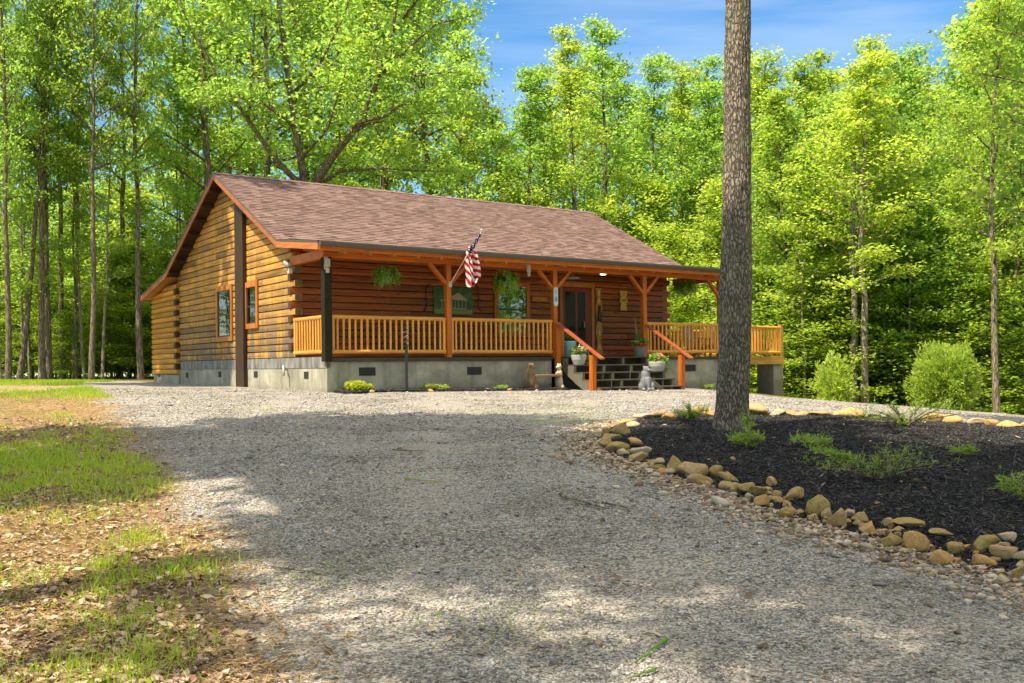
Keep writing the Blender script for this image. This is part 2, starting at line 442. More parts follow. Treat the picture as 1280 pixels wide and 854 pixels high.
def leaf_mat(name, a, b, tr, trans=.45, var=.5, rough=.5):
    m, nt, out = new_mat(name)
    r = island(nt); oi = nt.nodes.new('ShaderNodeObjectInfo')
    n = noise(nt, coords(nt), .35, 3)
    f = mathn(nt, 'ADD', mathn(nt, 'MULTIPLY', r, .45), mathn(nt, 'ADD', mathn(nt, 'MULTIPLY', n, .5), mathn(nt, 'MULTIPLY', oi.outputs['Random'], .3)))
    c = ramp(nt, f, [(.25, a), (.9, b)])
    p = bsdf(nt, out, c, rough, spec=.35)
    t = nt.nodes.new('ShaderNodeBsdfTranslucent')
    ct = mix(nt, 1.0, c, tr, 'MULTIPLY'); nt.links.new(ct, t.inputs[0])
    mx = nt.nodes.new('ShaderNodeMixShader'); mx.inputs[0].default_value = trans
    nt.links.new(p.outputs[0], mx.inputs[1]); nt.links.new(t.outputs[0], mx.inputs[2]); nt.links.new(mx.outputs[0], out.inputs[0])
    return m
M['leaf'] = leaf_mat('leaves_spring_green', (.070,.150,.026), (.225,.325,.062), (2.4,2.45,1.9), .62)
M['leafy'] = leaf_mat('leaves_yellow_green', (.13,.22,.032), (.32,.40,.075), (2.1,2.05,1.3), .6)
M['leafd'] = leaf_mat('leaves_deep_green', (.06,.125,.018), (.18,.26,.045), (2.9,2.8,2.0), .58)
M['fern'] = leaf_mat('fern_green', (.08,.18,.02), (.26,.40,.05), (1.8,1.8,1.2), .4)
M['juniper'] = leaf_mat('juniper_green', (.13,.22,.035), (.34,.44,.08), (1.6,1.6,1.2), .35)
M['spirea'] = leaf_mat('chartreuse_leaf', (.28,.36,.02), (.50,.55,.05), (1.6,1.6,1.1), .4)
M['cedar'] = leaf_mat('cedar_bush_green', (.17,.27,.035), (.46,.55,.10), (1.8,1.8,1.2), .4)
M['grass'] = leaf_mat('grass_blades', (.10,.21,.02), (.38,.46,.055), (2.0,2.0,1.2), .5)
def litter_mat():
    m, nt, out = new_mat('dead_leaves')
    r = island(nt)
    c = ramp(nt, r, [(0, (.11,.07,.045)), (.25, (.26,.18,.11)), (.5, (.43,.33,.225)), (.8, (.54,.43,.30)), (.93, (.20,.075,.04)), (1, (.64,.56,.43))])
    bsdf(nt, out, c, .7, spec=.25); return m
M['litter'] = litter_mat()
def stone_mat(name, stops, sc=1.0, bump=.4, spec=.2):
    m, nt, out = new_mat(name)
    r = island(nt); n = noise(nt, coords(nt), 14*sc, 5, .7)
    f = mathn(nt, 'ADD', mathn(nt, 'MULTIPLY', r, .8), mathn(nt, 'MULTIPLY', n, .25))
    c = ramp(nt, f, stops)
    if name == 'gravel_chips':
        pn = noise(nt, coords(nt), .9, 5, .65, .3)
        c = mix(nt, mathn(nt, 'MULTIPLY', ramp(nt, pn, [(.44,(0,0,0)),(.60,(1,1,1))]), .6), c, (.15,.125,.095))
    bsdf(nt, out, c, .85, n, bump, .01, spec); return m
M['gravel'] = stone_mat('gravel_chips', [(.1, (.11,.10,.085)), (.35, (.24,.225,.20)), (.6, (.36,.342,.317)), (.85, (.52,.497,.465)), (1, (.40,.27,.16))], 2)
M['cobble'] = stone_mat('edge_cobbles', [(.1, (.13,.09,.055)), (.4, (.28,.20,.13)), (.7, (.40,.32,.225)), (.88, (.52,.46,.37)), (1, (.34,.17,.08))], 1)
M['mulchchip'] = stone_mat('black_mulch_shreds', [(.1, (.008,.008,.009)), (.6, (.036,.034,.034)), (.85, (.10,.09,.082)), (1, (.17,.13,.09))], 1, .2, .35)
M['strawchip'] = stone_mat('pine_straw', [(.1, (.24,.13,.05)), (.6, (.46,.30,.13)), (1, (.60,.46,.25))], 1, .2)
def sandstone(name, a, b, moss):
    m, nt, out = new_mat(name)
    v = coords(nt); oi = nt.nodes.new('ShaderNodeObjectInfo')
    n1 = noise(nt, v, 6, 6, .7, .4); n2 = noise(nt, v, 45, 4, .7)
    c = ramp(nt, n1, [(.3, a), (.6, b), (.8, [x*1.25 for x in b])])
    c = mix(nt, mathn(nt, 'MULTIPLY', ramp(nt, n2, [(.45,(0,0,0)),(.7,(1,1,1))]), .6), c, [x*.35 for x in a])
    mm = noise(nt, v, 3.3, 4); c = mix(nt, mathn(nt, 'MULTIPLY', ramp(nt, mm, [(.48,(0,0,0)),(.6,(1,1,1))]), moss), c, (.17,.15,.04))
    bsdf(nt, out, c, .85, mathn(nt, 'ADD', mathn(nt, 'MULTIPLY', n1, .8), mathn(nt, 'MULTIPLY', n2, .3)), .7, .02, .2); return m
M['rock_tan'] = sandstone('sandstone_tan', (.31,.195,.09), (.58,.40,.19), .2)
M['rock_moss'] = sandstone('sandstone_mossy', (.27,.18,.07), (.50,.35,.13), .6)
M['rock_orange'] = sandstone('sandstone_orange', (.38,.20,.075), (.64,.40,.16), .1)
M['rock_pale'] = sandstone('sandstone_pale', (.38,.28,.16), (.60,.48,.31), .1)
def ground_mat():
    """gravel <-> leaf-littered verge, blended by the 'mixg' attribute (1 = gravel)"""
    m, nt, out = new_mat('ground_gravel_and_verge')
    v = coords(nt)
    at = nt.nodes.new('ShaderNodeAttribute'); at.attribute_name = 'mixg'
    vo = N(nt, 'ShaderNodeTexVoronoi'); vo.inputs['Scale'].default_value = 60; vo.inputs['Randomness'].default_value = 1
    nt.links.new(v, vo.inputs['Vector'])
    sepc = nt.nodes.new('ShaderNodeSeparateColor'); nt.links.new(vo.outputs['Color'], sepc.inputs[0])
    g = ramp(nt, sepc.outputs[0], [(0, (.08,.072,.06)), (.3, (.19,.175,.15)), (.6, (.31,.29,.255)), (.88, (.46,.435,.39)), (1, (.38,.27,.17))])
    big = noise(nt, v, .55, 4, .6); fine = noise(nt, v, 7, 5, .7)
    g = mix(nt, mathn(nt, 'MULTIPLY', ramp(nt, big, [(.42,(0,0,0)),(.68,(1,1,1))]), .35), g, (.24,.215,.18))
    g = mix(nt, mathn(nt, 'MULTIPLY', ramp(nt, fine, [(.55,(0,0,0)),(.75,(1,1,1))]), .35), g, (.20,.15,.10))
    l1 = noise(nt, v, 16, 5, .75, .5)
    l = ramp(nt, l1, [(.28, (.10,.065,.036)), (.5, (.34,.235,.13)), (.72, (.58,.46,.29))])
    gr = noise(nt, v, 1.1, 4, .6)
    l = mix(nt, mathn(nt, 'MULTIPLY', ramp(nt, gr, [(.48,(0,0,0)),(.6,(1,1,1))]), .6), l, (.17,.21,.04))
    f = ramp(nt, mathn(nt, 'ADD', at.outputs['Fac'], mathn(nt, 'MULTIPLY', mathn(nt, 'SUBTRACT', fine, .5), .9)), [(.35,(0,0,0)),(.65,(1,1,1))])
    c = mix(nt, f, l, g)
    h = mathn(nt, 'ADD', mathn(nt, 'MULTIPLY', vo.outputs['Distance'], -.9), mathn(nt, 'MULTIPLY', l1, .5))
    bsdf(nt, out, c, .92, h, .55, .02, .12); return m
M['ground'] = ground_mat()
def floor_mat():
    m, nt, out = new_mat('forest_floor_litter'); v = coords(nt)
    n = noise(nt, v, 5, 6, .75); n2 = noise(nt, v, .35, 4)
    c = ramp(nt, n, [(.3, (.05,.032,.018)), (.55, (.17,.11,.06)), (.75, (.30,.21,.12))])
    c = mix(nt, ramp(nt, n2, [(.45,(0,0,0)),(.6,(1,1,1))]), c, (.075,.13,.02))
    bsdf(nt, out, c, .95, n, .5, .05, .1); return m
M['ffloor'] = floor_mat()
def mulch_mat():
    m, nt, out = new_mat('black_mulch'); v = coords(nt, 'Object', (1, 1, 1))
    n = noise(nt, v, 28, 5, .8, 1.2); n2 = noise(nt, v, 1.2, 3)
    c = ramp(nt, n, [(.35, (.006,.006,.007)), (.6, (.022,.021,.023)), (.75, (.07,.06,.05))])
    bsdf(nt, out, c, .85, n, 1.0, .04, .25); return m
M['mulch'] = mulch_mat()
# ================================================================== GROUND
def axis_grid(fine_a, fine_b, step, lo, hi):
    a = list(np.arange(fine_a, fine_b+1e-6, step)); s = step; x = a[-1]
    while x < hi: s *= 1.18; x += s; a.append(x)
    s = step; x = a[0]; pre = []
    while x > lo: s *= 1.18; x -= s; pre.append(x)
    return np.array(pre[::-1]+a)
gx = axis_grid(-12, 12, .13, -220, 260); gy = axis_grid(1.5, 27, .13, -60, 420)
GX, GY = np.meshgrid(gx, gy)
GZ = ground(GX, GY)
fx, fy = (GX[:-1, :-1]+GX[1:, 1:])/2, (GY[:-1, :-1]+GY[1:, 1:])/2
sdb = poly_sd(fx, fy, BEDXY)
lm = left_mix(fx, fy)
sideline = 1.0*fx
crest = 24.9 + .35*fbm(fx*.7, fy*.7, 2)*2
# area taken by the cabin and behind it
ct = (fx-X0)*CY+(fy-Y0)*SY; cs = -(fx-X0)*SY+(fy-Y0)*CY
behind = (cs > 0.3) & (ct > 0)
isg = (lm > 0) & (~behind) & ~((fx > 6.6) & (fy > crest)) & (fy < 37.5) & (fy > -8)
isg |= (ct > -6.5) & (ct < .2) & (cs > 0) & (cs < 15) & (lm > -2)
klass = np.where(sdb > 0, 2, np.where(isg, 0, np.where((fy > 36) | ((fx > 6.6) & (fy > 24)) | behind | (np.abs(fx) > 40), 3, 1)))
lmv = left_mix(GX, GY)
mixv = np.clip(.5+lmv*.9, 0, 1)
ny, nx = GX.shape
idx = np.arange(nx*ny).reshape(ny, nx)
quads = np.stack([idx[:-1, :-1], idx[:-1, 1:], idx[1:, 1:], idx[1:, :-1]], -1)
allV = np.stack([GX, GY, GZ], -1).reshape(-1, 3)
for k, (nm, mt) in enumerate([('driveway', M['ground']), ('verge', M['ground']), ('mulch_bed', M['mulch']), ('forest_floor', M['ffloor'])]):
    q = quads[klass == k]
    u, inv = np.unique(q, return_inverse=True)
    me = np_mesh(nm, allV[u], inv.reshape(q.shape))
    a = me.attributes.new('mixg', 'FLOAT', 'POINT'); a.data.foreach_set('value', mixv.reshape(-1)[u].astype(np.float32))
    o = link(nm, me, mt, None, True); tag(o, kind='structure')
    if k == 3: o['label'] = 'leaf littered woodland floor under the trees'

def frustum(n, y0, y1, bias=1.0, margin=1.06, xl=-.53, xr=.53):
    u = RNG.random(n)
    Y = (y0**bias+(y1**bias-y0**bias)*u)**(1/bias)
    X = RNG.uniform(xl*margin, xr*margin, n)*Y
    return X, Y
# loose gravel (thin in the two packed wheel tracks)
def rut(X, Y):
    c = .15+.0*X-.022*(Y-4)**1.35
    return np.exp(-((X-c-1.0)/.32)**2)+np.exp(-((X-c+.75)/.32)**2)
X, Y = frustum(560000, 4.1, 26, .5)
keep = (left_mix(X, Y)+RNG.normal(0, .35, len(X)) > 0) & (poly_sd(X, Y, BEDXY) < -.05)
# clumpy cover
keep &= (fbm(X*1.5, Y*1.5, 4)+RNG.uniform(-.25, .25, len(X)) > -.10+.18*rut(X, Y)+.2*sst(Y, 12, 26)) & ~((X > 6.4) & (Y > 24)) & ((-(X-X0)*SY+(Y-Y0)*CY < -.8) | ((X-X0)*CY+(Y-Y0)*SY < -.1))
X, Y = X[keep], Y[keep]; n = len(X)
sz = RNG.lognormal(math.log(.0054), .48, n)*(1+.05*np.clip(Y-5, 0, 20))
S = np.stack([sz*RNG.uniform(.9, 1.7, n), sz*RNG.uniform(.7, 1.1, n), sz*RNG.uniform(.35, .65, n)], 1)
P = np.stack([X, Y, ground(X, Y)+S[:, 2]*.3], 1)
o = scatter('gravel', OCT_V, OCT_F, P, S, rotmats(RNG.uniform(0, 6.28, n), RNG.normal(0, .25, n), RNG.normal(0, .25, n)), M['gravel'])
tag(o, 'loose crushed stone chips covering the driveway', 'gravel', kind='stuff')
# cobbles and bigger chips along the bed and the left verge
def strip_pts(n, poly, spread, off):
    seg = np.array([(p.x, p.y) for p in poly]); d = np.r_[0, np.cumsum(np.hypot(*np.diff(seg, axis=0).T))]
    u = RNG.uniform(0, d[-1], n); x = np.interp(u, d, seg[:, 0]); y = np.interp(u, d, seg[:, 1])
    i = np.clip(np.searchsorted(d, u)-1, 0, len(seg)-2); t = seg[i+1]-seg[i]; t /= np.hypot(t[:, 0], t[:, 1])[:, None]
    k = off+np.abs(RNG.normal(0, spread, n))
    return x-k*-t[:, 1]*-1*-1, y+k*t[:, 0]*-1, u
nearP = [at_ground(*p) for p in near_edge]
x1, y1, _ = strip_pts(5200, nearP[1:], .26, .03)
P0s = poly_sd(x1, y1, BEDXY)
flip = P0s > 0
kk = ~flip
x1, y1 = x1[kk], y1[kk]; n = len(x1)
sz = RNG.lognormal(math.log(.0145), .42, n); S = np.stack([sz*1.4, sz, sz*.6], 1)
P = np.stack([x1, y1, ground(x1, y1)+S[:, 2]*.35], 1)
ICO = bmesh.new(); bmesh.ops.create_icosphere(ICO, subdivisions=1, radius=1)
ICO_V = np.array([v.co[:] for v in ICO.verts]); ICO_F = np.array([[v.index for v in f.verts] for f in ICO.faces]); ICO.free()
o = scatter('edge_cobbles', ICO_V, ICO_F, P, S, rotmats(RNG.uniform(0, 6.28, n), RNG.normal(0, .3, n), RNG.normal(0, .3, n)), M['cobble'])
tag(o, 'small pale cobbles scattered below the sandstone border', 'pebbles', kind='stuff')
# mulch shreds
X = RNG.uniform(BEDXY[:, 0].min(), 12.5, 190000); Y = RNG.uniform(4.5, 18.5, 190000)
keep = (poly_sd(X, Y, BEDXY) > .0) & (np.abs(X/Y) < .56) & (RNG.random(len(X)) < np.clip(12/Y, .4, 1))
X, Y = X[keep], Y[keep]; n = len(X); print('mulch', n)
L = RNG.uniform(.018, .06, n)
S = np.stack([L, RNG.uniform(.003, .008, n)*1.2, RNG.uniform(.002, .006, n)], 1)
P = np.stack([X, Y, ground(X, Y)+RNG.uniform(.002, .022, n)], 1)
o = scatter('mulch_shreds', OCT_V, OCT_F, P, S, rotmats(RNG.uniform(0, 6.28, n), RNG.normal(0, .35, n), RNG.normal(0, .5, n)), M['mulchchip'])
tag(o, 'shredded black bark mulch covering the planting bed', 'mulch', kind='stuff')
# foundation strip of mulch
fb = [at_ground(*p) for p in FBED]
fpoly = np.array([(p.x, p.y) for p in fb])
X = RNG.uniform(fpoly[:, 0].min(), fpoly[:, 0].max(), 60000); Y = RNG.uniform(fpoly[:, 1].min(), fpoly[:, 1].max(), 60000)
ctt = (X-X0)*CY+(Y-Y0)*SY; css = -(X-X0)*SY+(Y-Y0)*CY
keep = (ctt > .1) & (ctt < 6.6) & (css < -.02) & (css > -.75+.2*fbm(X*2, Y*2, 1)*3)
X, Y = X[keep][:14000], Y[keep][:14000]; n = len(X)
L = RNG.uniform(.03, .07, n); S = np.stack([L, L*.25, L*.15], 1)
P = np.stack([X, Y, ground(X, Y)+RNG.uniform(.01, .06, n)], 1)
o = scatter('foundation_mulch', OCT_V, OCT_F, P, S, rotmats(RNG.uniform(0, 6.28, n), RNG.normal(0, .35, n), RNG.normal(0, .5, n)), M['mulchchip'])
tag(o, 'strip of black mulch along the porch foundation', 'mulch', kind='stuff')
# dead leaves : curled four-quad blades
LV = np.array([(-1,0,.15),(-.45,-.55,.28),(.25,-.6,.25),(1,0,.3),(.25,.6,.22),(-.45,.55,.3),(-.35,0,0),(.3,0,0)], float)
LF = np.array([(0,1,6),(1,2,7),(1,7,6),(2,3,7),(3,4,7),(4,5,6),(4,6,7),(5,0,6)])
X, Y = frustum(105000, 4.1, 16, .7, xl=-.56, xr=-.02)
lmx = left_mix(X, Y)
keep = (lmx < RNG.normal(-.12, .2, len(X))) & (fbm(X*.8, Y*.8, 8)*2.2+RNG.uniform(-.5, .5, len(X)) > -.25-np.clip((7.5-Y)*.2, 0, .6))
keep &= RNG.random(len(X)) < np.clip(1.35-Y*.06, .2, 1)
X, Y = X[keep], Y[keep]
x2, y2, _ = strip_pts(2600, nearP[3:], .20, .0)
k2 = poly_sd(x2, y2, BEDXY) < 0
x3, y3 = frustum(1300, 4.3, 22, .8)
x4 = RNG.uniform(2, 8, 160); y4 = RNG.uniform(7, 16, 160)
X = np.r_[X, x2[k2], x3, x4]; Y = np.r_[Y, y2[k2], y3, y4]; n = len(X); print('litter', n)
sz = np.minimum(RNG.lognormal(math.log(.0125), .52, n), .036)
S = np.stack([sz*1.2, sz, sz*RNG.uniform(.5, 1.5, n)], 1)
P = np.stack([X, Y, ground(X, Y)+.004+RNG.uniform(0, .02, n)], 1)
o = scatter('leaf_litter', LV, LF, P, S, rotmats(RNG.uniform(0, 6.28, n), RNG.normal(0, .35, n), RNG.normal(0, .4, n)), M['litter'])
tag(o, 'dry brown oak leaves lying over the verge', 'fallen leaves', kind='stuff')
# straw / dead grass
X, Y = frustum(110000, 4.1, 22, .7, xl=-.56, xr=-.02)
keep = (left_mix(X, Y) < RNG.normal(0, .3, len(X)))
X, Y = X[keep], Y[keep]; n = len(X)
L = RNG.uniform(.03, .10, n); S = np.stack([L, L*.02+.0008, L*.02+.0008], 1)
P = np.stack([X, Y, ground(X, Y)+RNG.uniform(.004, .025, n)], 1)
o = scatter('dry_straw', OCT_V, OCT_F, P, S, rotmats(RNG.uniform(0, 6.28, n), RNG.normal(0, .2, n), RNG.normal(0, .2, n)), M['strawchip'])
tag(o, 'pale dry grass stems lying flat on the verge', 'straw', kind='stuff')
# grass blades
BV = np.array([(-.5,0,0),(.5,0,0),(-.38,.14,.5),(.38,.14,.5),(0,.45,1)], float)
BF = np.array([(0,1,3),(0,3,2),(2,3,4)])
def grass(name, X, Y, h, label):
    n = len(X)
    hh = h*RNG.uniform(.5, 1.2, n)
    S = np.stack([RNG.uniform(.003, .006, n)*(1+Y*.06), hh*.8, hh], 1)
    P = np.stack([X, Y, ground(X, Y)-.004], 1)
    o = scatter(name, BV, BF, P, S, rotmats(RNG.uniform(0, 6.28, n), RNG.normal(0, .25, n), RNG.normal(0, .25, n)), M['grass'])
    return tag(o, label, 'grass', kind='stuff')
X, Y = frustum(330000, 4.1, 24, .8, xl=-.56, xr=-.02)
lmx = left_mix(X, Y)
pat = fbm(X*.75, Y*.75, 31, 4)*1.3+fbm(X*3.1, Y*3.1, 3, 3)*1.7 + RNG.uniform(-.35, .35, len(X))
thick = (pat > .52-.47*np.exp(-((Y-11.3)/2.5)**2)*sst(-X, 1.6, 3.6)+.5*fbm(X*1.6, Y*1.6, 55, 3)-.42*(RNG.random(len(X))<.26)*(Y < 14))
keep = (lmx < -.1+.4*RNG.normal(0, .4, len(X))) & thick & (RNG.random(len(X)) < .72)
X, Y = X[keep], Y[keep]; print('grass', len(X))
grass('grass', X, Y, .075*(1+.5*vnoise(X*2, Y*2)), 'uneven green grass growing through the leaf litter')
# far grass strip at the end of the verge, and stray tufts in the gravel
X = RNG.uniform(-22, -8, 90000); Y = RNG.uniform(20, 36, 90000)
keep = (left_mix(X, Y) < .2) & (np.abs(X/Y) < .56) & (fbm(X*.5, Y*.35, 3)*2+.7*sst(Y, 27, 31) > .1)
X, Y = X[keep], Y[keep]
grass('far_grass', X, Y, .10+0*X, 'bright green grass strip in front of the woods')
tc = [at_ground(*p) for p in [(690,505),(735,512),(720,520),(735,528),(250,500),(180,492),(640,516),(690,528),(330,512),(400,720),(620,780),(765,545)]]
X = np.concatenate([RNG.normal(c.x, .22+.012*c.y, 130) for c in tc]); Y = np.concatenate([RNG.normal(c.y, .25, 130) for c in tc])
grass('stray_tufts', X, Y, .045+0*X, 'thin grass tufts sprouting in the gravel')

# ================================================================== CABIN
GND = -.56
ZO = .60
cabin = empty('log_cabin', (X0, Y0, EYE-ZO), YAW, 'single storey log cabin with a brown shingle roof and long covered front porch', 'house')
class H(MB):
    def build(s, name, mat, parent=None, **k):
        s.v = [(a, b, c+ZO) for a, b, c in s.v]
        return MB.build(s, name, mat, parent or cabin, **k)
TL, TR = -.37, 13.74
WF, WB, WE = 2.03, 11.85, 14.6
RIDGE = (6.85, 5.69)
PATH = [(-.46, 2.914), (2.03, 3.222), RIDGE, (11.85, 3.222), (14.95, 2.64)]
TH = .15
def roof_u(s): return float(np.interp(s, [p[0] for p in PATH], [p[1] for p in PATH]))
FLOOR, CT = .24, .146
TEND = 12.95                                # right end wall of the cabin
def log_course(mb, P, z0, z1, lim, rnd=.02, thick=.19, kind='flat', cuts=(1.8, 4.2)):
    zm = (z0+z1)/2; e = .010
    if kind == 'flat': prof = [(-.07, z0+.001), (-.065, z0+.011), (-.002, z0+.018), (.005, zm), (-.001, z1-.015), (-.065, z1-.007), (-.07, z1-.001)]
    else:
        prof = [(-.05+.075*math.sin(math.pi*i/6), z0+.001+(z1-z0-.002)*(.5-.5*math.cos(math.pi*i/6))) for i in range(7)]
    ring = prof+[(-thick, z1-.001), (-thick, z0+.001)]
    a0, a1 = lim(z0)[0], lim(z0)[1]
    a = a0; pieces = []
    while a < a1-.05:
        b = a+random.uniform(*cuts)
        if a1-b < .8: b = a1
        pieces.append((a, b)); a = b
    for (a, b) in pieces:
        vs = []; j = random.uniform(-.003, .003)
        for d, z in ring:
            lo, hi = lim(z); aa = max(a, lo) if a > a0 else lo
            vs.append(P(aa if a == a0 else min(aa+.002, hi), d+j, z))
        for d, z in ring:
            lo, hi = lim(z); bb = hi if b == a1 else min(b-.002, hi)
            vs.append(P(max(bb, lo), d+j, z))
        k = len(ring)
        mb.add(vs, [tuple(range(k)), tuple(range(2*k-1, k-1, -1))]+[(i, i+k, (i+1) % k+k, (i+1) % k) for i in range(k)])
C = .178
# gable wall (faces the camera's left)
def slope_lim(z):
    zu = z+TH+.02
    m = (RIDGE[1]-3.222)/(RIDGE[0]-WF)
    if zu <= 3.222: return None
    return (WF+(zu-3.222)/m, WB-(zu-3.222)*(WB-RIDGE[0])/(RIDGE[1]-3.222))
g = H(); ends = H(); i = 0; z = .27
front_logs = H(); annex = H()
while z < 5.3:
    z1 = z+C; alt = i % 2
    def lim(zz, alt=alt):
        q = slope_lim(zz)
        lo, hi = (1.86 if alt == 0 else 2.235), (WB-.02)
        if zz > 2.85: lo = 2.03
        if q: lo, hi = max(lo, q[0]), min(hi, q[1])
        if hi < lo+.02: hi = lo+.02
        return (lo, hi)
    if lim(z1)[1]-lim(z1)[0] > .1:
        log_course(g, lambda a, d, zz: (-d, a, zz), z, z1, lim)
    if z < 2.7:
        if alt == 0: H().box(-.002, .17, 1.852, 1.861, z+.006, z1-.006).build('log_end', M['logend'])
    z += C; i += 1
g.build('gable_wall', M['gable'])
# front wall logs
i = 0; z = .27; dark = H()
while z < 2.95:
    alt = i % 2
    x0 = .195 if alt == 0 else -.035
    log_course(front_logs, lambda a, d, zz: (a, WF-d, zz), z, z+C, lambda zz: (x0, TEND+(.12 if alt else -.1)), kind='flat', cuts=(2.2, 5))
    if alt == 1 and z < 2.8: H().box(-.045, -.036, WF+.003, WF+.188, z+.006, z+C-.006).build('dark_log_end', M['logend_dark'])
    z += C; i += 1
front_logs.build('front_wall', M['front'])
# annex at the back (round honey logs)
i = 0; z = -.165; ad = H()
while z < 2.75:
    alt = i % 2
    s1 = lambda zz: min(WE, 14.9-(zz-2.45)*6 if zz > 2.45 else WE)
    s0 = 11.60 if alt == 0 else 11.86
    log_course(annex, lambda a, d, zz: (-.10-d, a, zz), z, z+C, lambda zz: (s0, max(s0+.1, s1(zz))), kind='round', thick=.1, cuts=(9, 10))
    if alt == 1: H().box(-.135, -.02, 11.62, 11.855, z+.004, z+C-.004).build('dark_log_end', M['logend_dark'])
    z += C; i += 1
annex.build('annex_wall', M['annex'])
# remaining walls
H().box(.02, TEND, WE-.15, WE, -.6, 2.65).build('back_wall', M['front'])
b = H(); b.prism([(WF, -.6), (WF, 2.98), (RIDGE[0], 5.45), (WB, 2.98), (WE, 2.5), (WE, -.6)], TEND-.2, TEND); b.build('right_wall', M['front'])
H().prism([(WF+.2, 0), (WF+.2, 2.9), (RIDGE[0], 5.35), (WB, 2.9), (WB, 0)], .14, .16).build('gable_lining', M['black'])
# grey rim band, foundation, vents
b = H(); b.box(-.012, .1, 0.0, 11.58, .003, .266); b.build('rim_band', M['band'])
fd = H()
fd.box(.0, .2, .2, 11.6, -.9, .0); fd.box(-.06, .2, 11.6, WE-.03, -.9, -.17)
fd.box(.0, 6.62, 0, .2, -1.0, CT); fd.box(10.15, 13.3, 0, .2, -1.2, CT)
fd.box(13.1, 13.3, .2, WE, -1.4, CT)
fd.build('foundation', M['concrete'])
def vent_gable(px, py, w=.26, h=.17):
    s, zc = at_t(px, py, 0)
    v = H(); v.box(-.012, .0, s-w/2, s+w/2, zc-h/2, zc+h/2); o = v.build('foundation_vent', M['ventdark'])
for px, py in [(234, 469), (275, 468), (320, 468), (383, 469)]: vent_gable(px, py)
s, zc = at_t(199, 468, -.06); H().box(-.075, -.06, s-.12, s+.12, zc-.08, zc+.08).build('foundation_vent', M['ventdark'])
for px, py in [(459, 464.5), (593, 463.5), (863, 460)]:
    t, zc = at_s(px, py, 0)
    v = H(); v.box(t-.22, t+.22, -.012, .0, zc-.10, zc+.10); o = v.build('foundation_vent', M['ventdark'])
    v = H()
    for k in range(8): v.box(t-.21+k*.055, t-.20+k*.055, -.02, -.013, zc-.09, zc+.09)
    v.build('vent_grille', M['rim_dark'], o)
# chase board on the gable
s0, _ = at_t(305, 420, -.1); s1, _ = at_t(295, 420, -.1)
print('chase', s0, s1)
sm = (s0+s1)/2
H().prism([(s0, -.58), (s0, roof_u(s0)-TH-.03), (s1, roof_u(s1)-TH-.03), (s1, -.58)], -.12, .0).build('chase_board', M['chase'])
# ---- windows on the gable
def window_gable(pxl, pxr, pyt, pyb):
    sa, zt = at_t((pxl+pxr)/2, pyt, -.05); _, zb = at_t((pxl+pxr)/2, pyb, -.05)
    s1 = at_t(pxl, (pyt+pyb)/2, -.05)[0]; s0 = at_t(pxr, (pyt+pyb)/2, -.05)[0]
    w = .14
    f = H(); f.box(-.055, 0, s0, s0+w, zb, zt); f.box(-.055, 0, s1-w, s1, zb, zt)
    f.box(-.058, 0, s0+w, s1-w, zt-w*1.1, zt); f.box(-.062, 0, s0+w, s1-w, zb, zb+w)
    fr = f.build('window', M['trimz'], bevel=.006)
    sh = H(); sh.box(-.022, -.012, s0+w, s0+w+.04, zb+w, zt-w*1.1); sh.box(-.022, -.012, s1-w-.04, s1-w, zb+w, zt-w*1.1)
    zm = zb+w+(zt-zb-2*w)*.47
    sh.box(-.028, -.012, s0+w+.04, s1-w-.04, zm-.025, zm+.025); sh.box(-.022, -.012, s0+w+.04, s1-w-.04, zb+w, zb+w+.04)
    sh.build('sash', M['iron'], fr)
    H().box(-.008, -.006, s0+w, s1-w, zb+w, zt-w).build('dark_interior', M['black'], fr)
    c = H()
    n = 24
    vs = []
    for k in range(n+1):
        a = s0+w+.04+(s1-s0-2*w-.08)*k/n
        vs += [(-.010-.002*math.sin(k*1.9), a, zb+w+.04), (-.010-.002*math.sin(k*1.9), a, zm-.02)]
    c.add(vs, [(2*k, 2*k+2, 2*k+3, 2*k+1) for k in range(n)]); c.build('curtain', M['curtain'], fr)
    H().box(-.018, -.016, s0+w+.04, s1-w-.04, zb+w+.04, zt-w*1.1).build('pane', M['glass'], fr)
    return fr
window_gable(269.5, 289.5, 357, 427)
window_gable(305, 321.5, 352, 411)
# ---- roof
b = H(); b2 = H()
low = [(s, z-TH) for s, z in PATH[::-1]]
up = [(s, z-.012) for s, z in PATH]
